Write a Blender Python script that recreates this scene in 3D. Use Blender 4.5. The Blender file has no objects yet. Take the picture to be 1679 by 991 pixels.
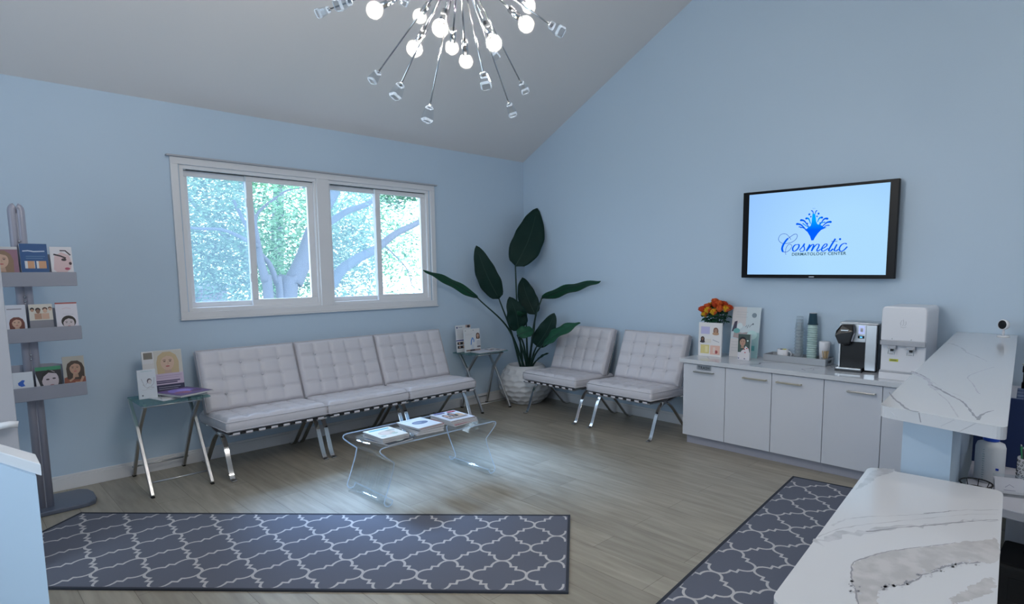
import bpy, bmesh, math, random
from mathutils import Vector, Matrix, Euler
random.seed(7)
S = bpy.context.scene
COL = S.collection
PI = math.pi
V = Vector

# ------------------------------------------------------------------ materials
MATS = {}
def mat(name, color=(.8, .8, .8), rough=.5, metal=0., spec=.5, trans=0., ior=1.45, emit=None, es=0., coat=0., alpha=1.):
    if name in MATS: return MATS[name]
    m = bpy.data.materials.new(name); m.use_nodes = True
    b = m.node_tree.nodes['Principled BSDF']
    b.inputs['Base Color'].default_value = (*color, 1)
    b.inputs['Roughness'].default_value = rough
    b.inputs['Metallic'].default_value = metal
    b.inputs['Specular IOR Level'].default_value = spec
    b.inputs['Transmission Weight'].default_value = trans
    b.inputs['IOR'].default_value = ior
    b.inputs['Coat Weight'].default_value = coat
    b.inputs['Alpha'].default_value = alpha
    if emit:
        b.inputs['Emission Color'].default_value = (*emit, 1)
        b.inputs['Emission Strength'].default_value = es
    MATS[name] = m
    return m
def thin_mat(name, tint, gloss, tl=0., tcol=(1, 1, 1)):
    m = bpy.data.materials.new(name); m.use_nodes = True; N = m.node_tree.nodes; L = m.node_tree.links; N.clear()
    o = N.new('ShaderNodeOutputMaterial'); t = N.new('ShaderNodeBsdfTransparent'); t.inputs[0].default_value = (*tint, 1)
    g = N.new('ShaderNodeBsdfGlossy'); g.inputs['Roughness'].default_value = .02; mx = N.new('ShaderNodeMixShader'); mx.inputs[0].default_value = gloss
    L.new(t.outputs[0], mx.inputs[1]); L.new(g.outputs[0], mx.inputs[2]); last = mx
    if tl:
        d = N.new('ShaderNodeBsdfTranslucent'); d.inputs[0].default_value = (*tcol, 1); d2 = N.new('ShaderNodeBsdfDiffuse'); d2.inputs[0].default_value = (*tcol, 1)
        a = N.new('ShaderNodeMixShader'); L.new(d.outputs[0], a.inputs[1]); L.new(d2.outputs[0], a.inputs[2])
        b = N.new('ShaderNodeMixShader'); b.inputs[0].default_value = tl; L.new(last.outputs[0], b.inputs[1]); L.new(a.outputs[0], b.inputs[2]); last = b
    L.new(last.outputs[0], o.inputs['Surface']); return m
def nodes(m): return m.node_tree.nodes, m.node_tree.links, m.node_tree.nodes['Principled BSDF']
def noise_bump(m, scale=60, strength=.1, dist=.002, coord='Object'):
    N, L, b = nodes(m)
    tc = N.new('ShaderNodeTexCoord'); n = N.new('ShaderNodeTexNoise'); bp = N.new('ShaderNodeBump')
    n.inputs['Scale'].default_value = scale; n.inputs['Detail'].default_value = 4
    bp.inputs['Strength'].default_value = strength; bp.inputs['Distance'].default_value = dist
    L.new(tc.outputs[coord], n.inputs['Vector']); L.new(n.outputs['Fac'], bp.inputs['Height']); L.new(bp.outputs['Normal'], b.inputs['Normal'])
    return m
def noise_color(m, c1, c2, scale=3, detail=3, stretch=(1, 1, 1), lo=.4, hi=.6):
    N, L, b = nodes(m)
    tc = N.new('ShaderNodeTexCoord'); mp = N.new('ShaderNodeMapping'); n = N.new('ShaderNodeTexNoise'); r = N.new('ShaderNodeValToRGB')
    mp.inputs['Scale'].default_value = stretch
    n.inputs['Scale'].default_value = scale; n.inputs['Detail'].default_value = detail
    r.color_ramp.elements[0].position = lo; r.color_ramp.elements[0].color = (*c1, 1)
    r.color_ramp.elements[1].position = hi; r.color_ramp.elements[1].color = (*c2, 1)
    L.new(tc.outputs['Object'], mp.inputs['Vector']); L.new(mp.outputs['Vector'], n.inputs['Vector'])
    L.new(n.outputs['Fac'], r.inputs['Fac']); L.new(r.outputs['Color'], b.inputs['Base Color'])
    return m
def ink(rgb, rough=.45):
    return mat('ink_%02x%02x%02x' % tuple(int(c * 255) for c in rgb), rgb, rough)

M_wall = noise_bump(mat('wall_paint', (.52, .64, .765), .55), 180, .06, .001)
M_ceil = noise_bump(mat('ceiling_paint', (.76, .74, .735), .8), 200, .05, .001)
M_trim = mat('white_trim_paint', (.74, .74, .76), .4)
M_vinyl = mat('white_window_vinyl', (.78, .78, .80), .35)
M_leather = noise_bump(mat('white_leather', (.62, .60, .64), .38), 220, .12, .0008)
M_chrome = mat('chrome', (.62, .62, .63), .12, 1)
M_steel = mat('brushed_steel', (.55, .55, .56), .3, 1)
M_dark = mat('dark_leather_strap', (.02, .02, .022), .5)
M_acryl = thin_mat('clear_acrylic', (.965, .98, .985), .10)
M_acryle = thin_mat('acrylic_cut_edge', (.85, .93, 1), .25, .38, (.75, .86, 1))
M_glass = thin_mat('green_tinted_glass', (.62, .80, .80), .12, .12, (.35, .62, .62))
M_crystal = thin_mat('crystal_glass', (.93, .95, .97), .16)
M_cab = mat('white_laminate', (.63, .64, .69), .3)
M_gap = mat('dark_gap', (.05, .05, .055), .6)
M_kick = mat('grey_toe_kick', (.36, .36, .42), .5)
M_quartz = mat('white_quartz', (.62, .635, .67), .13, spec=.6)
M_vein = mat('grey_vein', (.30, .30, .33), .13, spec=.6)
M_vein2 = mat('pale_grey_vein', (.50, .51, .55), .13, spec=.6)
M_vein3 = mat('beige_grey_vein', (.49, .48, .49), .13, spec=.6)
for _m in (M_vein2, M_vein3):
    noise_color(_m, tuple(c * .93 for c in _m.node_tree.nodes['Principled BSDF'].inputs['Base Color'].default_value[:3]), tuple(min(1, c * 1.1) for c in _m.node_tree.nodes['Principled BSDF'].inputs['Base Color'].default_value[:3]), 25, 5)
M_nickel = mat('satin_nickel', (.50, .48, .45), .32, 1)
M_brass = mat('champagne_metal', (.62, .56, .44), .32, 1)
M_black = mat('black_plastic', (.012, .012, .014), .25)
M_blackm = mat('matt_black', (.015, .015, .017), .6)
M_wplast = mat('white_plastic', (.78, .78, .82), .25)
M_gplast = mat('grey_plastic', (.42, .43, .47), .35)
M_silver = mat('silver_paint', (.34, .35, .41), .38, .25)
M_pole = mat('pale_silver_pole', (.42, .42, .50), .35, .15)
M_base = mat('blue_grey_base', (.13, .15, .20), .35, .2)
M_paper = mat('white_paper', (.76, .76, .78), .5)
M_pages = mat('page_edges', (.55, .54, .55), .7)
M_leafd = mat('dark_green_leaf', (.006, .028, .022), .55, spec=.25)
M_leafm = mat('mid_green_leaf', (.016, .085, .045), .5, spec=.3)
M_stemg = mat('green_stem', (.010, .040, .030), .5)
M_soil = noise_bump(mat('dark_soil', (.025, .018, .014), .95), 60, .8, .01)
M_pot = mat('white_glazed_ceramic', (.66, .66, .68), .25)
M_rug = noise_bump(mat('grey_rug_pile', (.125, .135, .175), .95), 400, .5, .002)
M_rugl = noise_bump(mat('pale_rug_pile', (.52, .51, .52), .95), 400, .5, .002)
M_rugb = mat('dark_rug_binding', (.035, .04, .055), .9)

# wood-look plank floor
M_floor = mat('plank_floor', (.3, .27, .22), .36)
def make_floor_mat():
    N, L, b = nodes(M_floor)
    tc = N.new('ShaderNodeTexCoord'); mp = N.new('ShaderNodeMapping')
    mp.inputs['Rotation'].default_value = (0, 0, PI / 2)
    br = N.new('ShaderNodeTexBrick'); br.offset = .37; br.squash = 1
    br.inputs['Scale'].default_value = 1
    br.inputs['Brick Width'].default_value = 1.22; br.inputs['Row Height'].default_value = .18
    br.inputs['Mortar Size'].default_value = .0012; br.inputs['Mortar Smooth'].default_value = .3
    br.inputs['Color1'].default_value = (.385, .35, .285, 1); br.inputs['Color2'].default_value = (.315, .285, .232, 1)
    br.inputs['Mortar'].default_value = (.14, .12, .09, 1)
    L.new(tc.outputs['Object'], mp.inputs['Vector']); L.new(mp.outputs['Vector'], br.inputs['Vector'])
    m2 = N.new('ShaderNodeMapping'); m2.inputs['Scale'].default_value = (1, .1, 1)
    n = N.new('ShaderNodeTexNoise'); n.inputs['Scale'].default_value = 26; n.inputs['Detail'].default_value = 6; n.inputs['Distortion'].default_value = .3
    r = N.new('ShaderNodeValToRGB')
    r.color_ramp.elements[0].position = .3; r.color_ramp.elements[0].color = (.78, .76, .74, 1)
    r.color_ramp.elements[1].position = .7; r.color_ramp.elements[1].color = (1.12, 1.12, 1.12, 1)
    mx = N.new('ShaderNodeMixRGB'); mx.blend_type = 'MULTIPLY'; mx.inputs[0].default_value = 1
    L.new(tc.outputs['Object'], m2.inputs['Vector']); L.new(m2.outputs['Vector'], n.inputs['Vector']); L.new(n.outputs['Fac'], r.inputs['Fac'])
    L.new(br.outputs['Color'], mx.inputs[1]); L.new(r.outputs['Color'], mx.inputs[2]); L.new(mx.outputs[0], b.inputs['Base Color'])
    bp = N.new('ShaderNodeBump'); bp.inputs['Strength'].default_value = .15; bp.inputs['Distance'].default_value = .001
    L.new(n.outputs['Fac'], bp.inputs['Height']); L.new(bp.outputs['Normal'], b.inputs['Normal'])
make_floor_mat()

# ------------------------------------------------------------------ mesh builder
class MB:
    def __init__(s): s.bm = bmesh.new(); s.mats = []
    def mi(s, m):
        if m not in s.mats: s.mats.append(m)
        return s.mats.index(m)
    def _set(s, fs, m):
        i = s.mi(m)
        for f in fs: f.material_index = i
    def faces(s, vs, idx, m, smooth=False):
        bv = [s.bm.verts.new(v) for v in vs]; out = []
        for q in idx:
            try: f = s.bm.faces.new([bv[i] for i in q])
            except ValueError: continue
            f.smooth = smooth; out.append(f)
        s._set(out, m); return bv
    def box(s, c, d, m, rot=None):
        hx, hy, hz = d[0] / 2, d[1] / 2, d[2] / 2
        vs = [V((x, y, z)) for x in (-hx, hx) for y in (-hy, hy) for z in (-hz, hz)]
        if rot is not None: vs = [rot @ v for v in vs]
        vs = [v + V(c) for v in vs]
        s.faces(vs, [(0, 1, 3, 2), (4, 6, 7, 5), (0, 4, 5, 1), (2, 3, 7, 6), (0, 2, 6, 4), (1, 5, 7, 3)], m); return s
    def bb(s, a, b, m):   # box from corner to corner
        return s.box([(a[i] + b[i]) / 2 for i in range(3)], [abs(b[i] - a[i]) for i in range(3)], m)
    def prism(s, poly, z0, z1, m, mtop=None):
        n = len(poly)
        area = sum(poly[i][0] * poly[(i + 1) % n][1] - poly[(i + 1) % n][0] * poly[i][1] for i in range(n))
        if area < 0: poly = poly[::-1]
        lo = [s.bm.verts.new((p[0], p[1], z0)) for p in poly]; hi = [s.bm.verts.new((p[0], p[1], z1)) for p in poly]
        fs = [s.bm.faces.new([lo[i], lo[(i + 1) % n], hi[(i + 1) % n], hi[i]]) for i in range(n)]
        fs.append(s.bm.faces.new(lo[::-1])); t = s.bm.faces.new(hi); s._set(fs, m); s._set([t], mtop or m); return s
    def tube(s, pts, r, m, n=10, cap=True, rs=None):
        pts = [V(p) for p in pts]; rings = []; up = None
        for i, p in enumerate(pts):
            t = (pts[min(i + 1, len(pts) - 1)] - pts[max(i - 1, 0)]).normalized()
            if up is None:
                up = V((0, 0, 1)) if abs(t.z) < .9 else V((1, 0, 0))
            a = t.cross(up).normalized(); b = a.cross(t).normalized(); up = b
            rr = rs[i] if rs else r
            rings.append([s.bm.verts.new(p + (a * math.cos(2 * PI * k / n) + b * math.sin(2 * PI * k / n)) * rr) for k in range(n)])
        fs = []
        for i in range(len(rings) - 1):
            for k in range(n):
                f = s.bm.faces.new([rings[i][k], rings[i][(k + 1) % n], rings[i + 1][(k + 1) % n], rings[i + 1][k]]); f.smooth = True; fs.append(f)
        if cap:
            fs.append(s.bm.faces.new(rings[0][::-1])); fs.append(s.bm.faces.new(rings[-1]))
        s._set(fs, m); return s
    def lathe(s, prof, m, n=32, c=(0, 0, 0), smooth=True, fn=None, sx=1, sy=1):
        rings = []; fs = []
        for j, (r, z) in enumerate(prof):
            if r < 1e-5: rings.append([s.bm.verts.new((c[0], c[1], c[2] + z))])
            else:
                ring = []
                for k in range(n):
                    a = 2 * PI * k / n; rr = r + (fn(a, z, j, k) if fn else 0)
                    ring.append(s.bm.verts.new((c[0] + rr * math.cos(a) * sx, c[1] + rr * math.sin(a) * sy, c[2] + z)))
                rings.append(ring)
        for i in range(len(rings) - 1):
            A, B = rings[i], rings[i + 1]
            for k in range(n):
                k2 = (k + 1) % n
                if len(A) == 1 and len(B) == 1: continue
                if len(A) == 1: f = s.bm.faces.new([A[0], B[k2], B[k]][::-1]) if False else s.bm.faces.new([A[0], B[k2], B[k]])
                elif len(B) == 1: f = s.bm.faces.new([A[k], A[k2], B[0]])
                else: f = s.bm.faces.new([A[k], A[k2], B[k2], B[k]])
                f.smooth = smooth; fs.append(f)
        s._set(fs, m); return s
    def strip(s, pts, width, thick, m, axis=(1, 0, 0)):
        """flat bar following a path; the width runs along axis"""
        pts = [V(p) for p in pts]; ax = V(axis); rings = []
        for i, p in enumerate(pts):
            t = (pts[min(i + 1, len(pts) - 1)] - pts[max(i - 1, 0)]).normalized(); nn = t.cross(ax).normalized()
            rings.append([s.bm.verts.new(p + ax * (a * width / 2) + nn * (b * thick / 2)) for a, b in ((-1, -1), (1, -1), (1, 1), (-1, 1))])
        fs = []
        for i in range(len(rings) - 1):
            for k in range(4):
                fs.append(s.bm.faces.new([rings[i][k], rings[i][(k + 1) % 4], rings[i + 1][(k + 1) % 4], rings[i + 1][k]]))
        fs.append(s.bm.faces.new(rings[0][::-1])); fs.append(s.bm.faces.new(rings[-1])); s._set(fs, m); return s
    def sheet(s, pts, thick, y0, y1, m, smooth=True, medge=None):
        """bent sheet: profile in xz, extruded in y"""
        pts = [V((p[0], 0, p[1])) for p in pts]; L1 = []; L2 = []
        for i, p in enumerate(pts):
            t = (pts[min(i + 1, len(pts) - 1)] - pts[max(i - 1, 0)]).normalized(); nn = V((-t.z, 0, t.x))
            L1.append(p + nn * thick / 2); L2.append(p - nn * thick / 2)
        prof = L1 + L2[::-1]; n = len(prof)
        a = [s.bm.verts.new((p.x, y0, p.z)) for p in prof]; b = [s.bm.verts.new((p.x, y1, p.z)) for p in prof]
        fs = []
        for i in range(n):
            f = s.bm.faces.new([a[i], a[(i + 1) % n], b[(i + 1) % n], b[i]]); f.smooth = smooth and (i not in (len(pts) - 1, n - 1)); fs.append(f)
        k = len(pts); fe = []
        for i in range(k - 1):
            fe.append(s.bm.faces.new([a[i + 1], a[i], a[n - 1 - i], a[n - 2 - i]])); fe.append(s.bm.faces.new([b[i], b[i + 1], b[n - 2 - i], b[n - 1 - i]]))
        fe += [fs[k - 1], fs[n - 1]]
        s._set(fs, m); s._set(fe, medge or m); return s
    def sphere(s, c, r, m, n=16, sc=(1, 1, 1)):
        prof = [(r * math.sin(PI * i / (n // 2)) * 1, -r * math.cos(PI * i / (n // 2)) * sc[2]) for i in range(n // 2 + 1)]
        prof[0] = (0, prof[0][1]); prof[-1] = (0, prof[-1][1])
        return s.lathe(prof, m, n, c, sx=sc[0], sy=sc[1])
    def xf(s, M):
        bmesh.ops.transform(s.bm, matrix=M, verts=s.bm.verts); return s
    def build(s, name, parent=None, bevel=0, seg=2, recalc=True):
        if recalc: bmesh.ops.recalc_face_normals(s.bm, faces=s.bm.faces)
        me = bpy.data.meshes.new(name); s.bm.to_mesh(me); s.bm.free()
        for m in s.mats: me.materials.append(m)
        o = bpy.data.objects.new(name, me); COL.objects.link(o)
        if parent: o.parent = parent
        if bevel:
            md = o.modifiers.new('bevel', 'BEVEL'); md.width = bevel; md.segments = seg; md.limit_method = 'ANGLE'; md.angle_limit = math.radians(40)
        return o

def thing(name, label, cat, loc=(0, 0, 0), rotz=0, group=None):
    o = bpy.data.objects.new(name, None); COL.objects.link(o); o.empty_display_size = .1
    o.location = loc; o.rotation_euler = (0, 0, rotz); return tag(o, label, cat, group)
def tag(o, label, cat, group=None):
    o['label'] = label; o['category'] = cat
    if group: o['group'] = group
    return o
def struct(o):
    o['kind'] = 'structure'; return o
def dup(root, loc=None, rotz=None, label=None, rot=None):
    r = root.copy(); COL.objects.link(r)
    if loc is not None: r.location = loc
    if rotz is not None: r.rotation_euler = (0, 0, rotz)
    if rot is not None: r.rotation_euler = rot
    if label: r['label'] = label
    for ch in list(root.children):
        c = ch.copy(); COL.objects.link(c); c.parent = r
        for g in list(ch.children):
            d = g.copy(); COL.objects.link(d); d.parent = c
    return r
def catmull(pts, k=8):
    pts = [V(p) for p in pts]; out = []
    P = [pts[0] * 2 - pts[1]] + pts + [pts[-1] * 2 - pts[-2]]
    for i in range(1, len(P) - 2):
        for j in range(k):
            t = j / k; a, b, c, d = P[i - 1], P[i], P[i + 1], P[i + 2]
            out.append(.5 * ((2 * b) + (c - a) * t + (2 * a - 5 * b + 4 * c - d) * t * t + (3 * b - a - 3 * c + d) * t ** 3))
    out.append(pts[-1]); return out
def rpoly(pts, r, idx=None, n=6):
    """round the corners of a polygon"""
    out = []; N = len(pts)
    for i, p in enumerate(pts):
        if idx is not None and i not in idx: out.append(tuple(p)); continue
        p = V((p[0], p[1])); a = V(pts[i - 1][:2]) - p; b = V(pts[(i + 1) % N][:2]) - p
        a = p + a.normalized() * r; b = p + b.normalized() * r
        for j in range(n + 1):
            t = j / n; out.append(tuple((1 - t) ** 2 * a + 2 * t * (1 - t) * p + t * t * b))
    return out
def text_polys(txt, m, size, align='CENTER', spacing=1., bold=0.):
    c = bpy.data.curves.new('lettering', 'FONT'); c.body = txt; c.size = size; c.align_x = align; c.resolution_u = 3; c.offset = bold; c.space_character = spacing
    o = bpy.data.objects.new('lettering', c); COL.objects.link(o)
    dg = bpy.context.evaluated_depsgraph_get(); me = bpy.data.meshes.new_from_object(o.evaluated_get(dg))
    vs = [v.co.copy() for v in me.vertices]; fs = [tuple(p.vertices) for p in me.polygons]
    bpy.data.objects.remove(o); bpy.data.curves.remove(c); bpy.data.meshes.remove(me)
    return vs, fs

# printed flat things: local frame x right, y up, +z out of the face
def ribbon2d(mb, pts, w, z, m, taper=True):
    pts = [V((p[0], p[1], 0)) for p in pts]; n = len(pts); A = []; B = []
    for i, p in enumerate(pts):
        t = (pts[min(i + 1, n - 1)] - pts[max(i - 1, 0)]).normalized(); nn = V((-t.y, t.x, 0))
        ww = (w[i] if isinstance(w, list) else w) / 2
        A.append(p + nn * ww + V((0, 0, z))); B.append(p - nn * ww + V((0, 0, z)))
    mb.faces(A + B, [(n + i, n + i + 1, i + 1, i) for i in range(n - 1)], m)
def draw(mb, w, h, z0, prints):
    z = z0
    for p in prints:
        z += .00012; k = p[0]; m = p[-1] if not isinstance(p[-1], tuple) else ink(p[-1])
        if k == 'rect':
            x0, y0, x1, y1 = p[1:5]; pl = [(x0, y0), (x1, y0), (x1, y1), (x0, y1)]
        elif k == 'ell':
            cx, cy, rx, ry = p[1:5]; pl = [(cx + rx * math.cos(2 * PI * i / 20), cy + ry * math.sin(2 * PI * i / 20)) for i in range(20)]
        elif k == 'poly': pl = p[1]
        elif k == 'line':
            pts = [((x - .5) * w, (y - .5) * h) for x, y in p[1]]; ribbon2d(mb, pts, p[2] * w, z, m); continue
        elif k == 'txt':
            vs, fs = text_polys(p[1], m, p[4] * h); 
            vs = [v + V(((p[2] - .5) * w, (p[3] - .5) * h, z)) for v in vs]; mb.faces(vs, fs, m); continue
        pl = [V(((min(1, max(0, x)) - .5) * w, (min(1, max(0, y)) - .5) * h, z)) for x, y in pl]
        mb.faces(pl, [tuple(range(len(pl)))], m)
SK1 = (.62, .40, .30); SK2 = (.45, .27, .19); SK3 = (.22, .12, .08); BL = (.62, .47, .25); BR = (.10, .045, .03); BK = (.012, .01, .012)
def face(cx, cy, s, ar=1., skin=SK1, hair=BR, long=True, tilt=0., body=None):
    """portrait in unit card coordinates; s is the head half height, ar = h/w of the card"""
    sx = s * ar; P = []
    if body: P.append(('poly', [(cx - 1.9 * sx, cy - 2.6 * s), (cx - 1.5 * sx, cy - 1.5 * s), (cx - .5 * sx, cy - 1.1 * s), (cx + .5 * sx, cy - 1.1 * s), (cx + 1.5 * sx, cy - 1.5 * s), (cx + 1.9 * sx, cy - 2.6 * s)], body))
    if long: P.append(('poly', [(cx - 1.1 * sx, cy - 1.7 * s), (cx - 1.15 * sx, cy), (cx - .95 * sx, cy + .8 * s), (cx - .4 * sx, cy + 1.25 * s), (cx + .4 * sx, cy + 1.25 * s), (cx + .95 * sx, cy + .8 * s), (cx + 1.2 * sx, cy), (cx + 1.15 * sx, cy - 1.6 * s), (cx + .5 * sx, cy - 1.9 * s), (cx - .5 * sx, cy - 1.8 * s)], hair))
    else: P.append(('ell', cx, cy + .25 * s, .95 * sx, 1.0 * s, hair))
    P.append(('poly', [(cx - .3 * sx, cy - .7 * s), (cx + .3 * sx, cy - .7 * s), (cx + .4 * sx, cy - 1.5 * s), (cx - .4 * sx, cy - 1.5 * s)], tuple(c * .85 for c in skin)))
    P.append(('ell', cx, cy - .02 * s, .72 * sx, .98 * s, skin))
    P.append(('poly', [(cx - .74 * sx, cy + .1 * s), (cx - .7 * sx, cy + .7 * s), (cx - .2 * sx, cy + 1.1 * s), (cx + .5 * sx, cy + 1. * s), (cx + .74 * sx, cy + .3 * s), (cx + .5 * sx, cy + .62 * s), (cx, cy + .78 * s), (cx - .45 * sx, cy + .55 * s)], hair))
    dk = (.05, .03, .03)
    for q in (-1, 1):
        P.append(('ell', cx + q * .3 * sx, cy + .1 * s, .13 * sx, .055 * s, dk))
        P.append(('line', [(cx + q * .15 * sx, cy + .25 * s), (cx + q * .3 * sx, cy + .3 * s), (cx + q * .47 * sx, cy + .24 * s)], .05 * sx, dk))
    P.append(('line', [(cx + .02 * sx, cy + .05 * s), (cx + .09 * sx, cy - .25 * s), (cx - .05 * sx, cy - .28 * s)], .05 * sx, tuple(c * .7 for c in skin)))
    P.append(('ell', cx, cy - .5 * s, .22 * sx, .07 * s, (.45, .09, .10)))
    return P
def lines(x0, x1, y, n, dy, col=(.35, .35, .38), th=.012):
    return [('rect', x0, y - i * dy - th, x1 - (.12 * (x1 - x0) if i % 2 else 0), y - i * dy, col) for i in range(n)]
def card(name, label, cat, w, h, loc, rotz=0, lean=0, t=.003, prints=(), base=None, flat=False, group=None, edge=None, curl=0):
    """standing: bottom centre on loc, face towards local -y; flat: centre on loc, face up"""
    mb = MB(); base = base or M_paper
    mb.box((0, 0, 0), (w, h, t), edge or base)
    mb.faces([V((-w / 2, -h / 2, t / 2 + .00006)), V((w / 2, -h / 2, t / 2 + .00006)), V((w / 2, h / 2, t / 2 + .00006)), V((-w / 2, h / 2, t / 2 + .00006))], [(0, 1, 2, 3)], base)
    draw(mb, w, h, t / 2 + .00006, prints)
    if flat:
        mb.xf(Matrix.Translation((0, 0, t / 2)))
        if curl:
            for v in mb.bm.verts: pass
    else:
        mb.xf(Matrix.Rotation(PI / 2 - lean, 4, 'X') @ Matrix.Translation((0, h / 2, 0)))
    o = mb.build(name, recalc=False); o.location = loc; o.rotation_euler = (0, 0, rotz)
    return tag(o, label, cat, group)
# ================================================================== ROOM SHELL
XL, YB = -6.7, -8.6
EAVE, SL, RY = 2.712, .5136, -4.3
TH = .16
def ceil_z(y): return EAVE - SL * y if y > RY else EAVE - SL * RY + SL * (y - RY) * 1.0
mb = MB(); mb.bb((XL - TH, YB - TH, -.12), (TH, TH, 0), M_floor); struct(mb.build('floor'))
# window wall with two openings
WO = [(-3.50, -2.455), (-2.37, -1.31)]; WZ0, WZ1 = 1.175, 2.275
mb = MB()
mb.bb((XL - TH, 0, 0), (TH, TH, WZ0), M_wall); mb.bb((XL - TH, 0, WZ1), (TH, TH, EAVE + .1), M_wall)
mb.bb((XL - TH, 0, WZ0), (WO[0][0], TH, WZ1), M_wall); mb.bb((WO[0][1], 0, WZ0), (WO[1][0], TH, WZ1), M_wall); mb.bb((WO[1][1], 0, WZ0), (TH, TH, WZ1), M_wall)
struct(mb.build('wall_back'))
def gable(name, x0, x1):
    mb = MB(); zr = ceil_z(RY); ze = ceil_z(YB)
    prof = [(0, 0), (0, EAVE + .02), (RY, zr + .02), (YB, ze + .02), (YB, 0)]
    a = [V((x0, y, z)) for y, z in prof]; b = [V((x1, y, z)) for y, z in prof]; n = len(prof)
    mb.faces(a + b, [tuple(range(n)), tuple(range(2 * n - 1, n - 1, -1))] + [(i, (i + 1) % n, n + (i + 1) % n, n + i) for i in range(n)], M_wall)
    return struct(mb.build(name))
gable('wall_right', 0, TH)
mb = MB(); zr_ = ceil_z(RY); ze_ = ceil_z(YB); WY0, WY1 = -4.29, -1.6   # left wall, with an added unseen opening that lets daylight onto the TV wall
for prof in ([(0, 0), (0, EAVE + .02), (WY1, ceil_z(WY1) + .02), (WY1, 0)], [(WY1, 0), (WY1, .9), (WY0, .9), (WY0, 0)], [(WY1, 2.5), (WY1, ceil_z(WY1) + .02), (WY0, ceil_z(WY0) + .02), (WY0, 2.5)], [(WY0, 0), (WY0, ceil_z(WY0) + .02), (RY, zr_ + .02), (YB, ze_ + .02), (YB, 0)]):
    a = [V((XL - TH, y, z)) for y, z in prof]; b = [V((XL, y, z)) for y, z in prof]; n = len(prof)
    mb.faces(a + b, [tuple(range(n)), tuple(range(2 * n - 1, n - 1, -1))] + [(i, (i + 1) % n, n + (i + 1) % n, n + i) for i in range(n)], M_wall)
struct(mb.build('wall_left'))
mb = MB(); ze = ceil_z(YB)   # wall behind the camera
mb.bb((XL - TH, YB - TH, 0), (TH, YB, ze + .1), M_wall)
struct(mb.build('wall_front'))
mb = MB(); zr = ceil_z(RY)
for (ya, za, yb, zb) in ((.0, EAVE, RY, zr), (RY, zr, YB, ze)):
    mb.faces([V((XL - TH, ya, za)), V((TH, ya, za)), V((TH, yb, zb)), V((XL - TH, yb, zb)), V((XL - TH, ya, za + .15)), V((TH, ya, za + .15)), V((TH, yb, zb + .15)), V((XL - TH, yb, zb + .15))],
             [(0, 1, 2, 3), (4, 5, 6, 7), (0, 1, 5, 4), (2, 3, 7, 6), (1, 2, 6, 5), (0, 3, 7, 4)], M_ceil)
struct(mb.build('ceiling'))
def baseboard(name, a, b):
    mb = MB(); mb.bb(a, b, M_trim)
    horiz = abs(b[0] - a[0]) > abs(b[1] - a[1])
    if horiz: mb.bb((a[0], a[1] + .006, b[2]), (b[0], b[1], b[2] + .018), M_trim)
    else: mb.bb((a[0] + .006, a[1], b[2]), (b[0], b[1], b[2] + .018), M_trim)
    return struct(mb.build(name, bevel=.003))
baseboard('baseboard_back', (XL, -.014, 0), (0, 0, .085))
baseboard('baseboard_right', (-.014, YB, 0), (0, -.02, .085))
# windows: one flat casing round both, frame, sashes and panes
mb = MB(); cz0, cz1, cx0, cx1 = 1.125, 2.325, -3.56, -1.25
def ring(mb, x0, x1, z0, z1, w, y0, y1, m, wb=None):
    wb = wb or w
    mb.bb((x0, y0, z0), (x1, y1, z0 + wb), m); mb.bb((x0, y0, z1 - w), (x1, y1, z1), m)
    mb.bb((x0, y0, z0 + wb), (x0 + w, y1, z1 - w), m); mb.bb((x1 - w, y0, z0 + wb), (x1, y1, z1 - w), m)
ring(mb, cx0, cx1, cz0, cz1, .05, -.022, 0, M_trim)
mb.bb((WO[0][1] - .012, -.022, cz0 + .05), (WO[1][0] + .012, 0, cz1 - .05), M_trim)
mb.bb((cx0 - .025, -.05, cz1), (cx1 + .02, 0, cz1 + .012), M_gplast)  # grey puts the shadow line above the casing into the head cap
mb.bb((cx0 - .006, -.036, cz0 - .012), (cx1 + .006, 0, cz0), M_trim)
struct(mb.build('trim_1', bevel=.003))
M_pane = mat('window_glass', (1, 1, 1), 0, trans=1, ior=1.01)
def pane_mat(name, haze, col, tint=(1, 1, 1)):
    m = bpy.data.materials.new(name); m.use_nodes = True; N = m.node_tree.nodes; L = m.node_tree.links; N.clear()
    o = N.new('ShaderNodeOutputMaterial'); t = N.new('ShaderNodeBsdfTransparent'); t.inputs[0].default_value = (*tint, 1); g = N.new('ShaderNodeBsdfGlossy'); g.inputs['Roughness'].default_value = .02
    mx = N.new('ShaderNodeMixShader'); mx.inputs[0].default_value = .03
    L.new(t.outputs[0], mx.inputs[1]); L.new(g.outputs[0], mx.inputs[2]); last = mx
    if haze:
        tr = N.new('ShaderNodeBsdfTranslucent'); tr.inputs['Color'].default_value = (*col, 1)
        m2 = N.new('ShaderNodeMixShader'); m2.inputs[0].default_value = haze
        L.new(mx.outputs[0], m2.inputs[1]); L.new(tr.outputs[0], m2.inputs[2]); last = m2
    L.new(last.outputs[0], o.inputs['Surface']); return m
M_clear = pane_mat('clear_pane', .03, (.8, .9, 1)); M_screen = pane_mat('insect_screen_mesh', .06, (.72, .86, .95), (.80, .82, .84))
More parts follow.
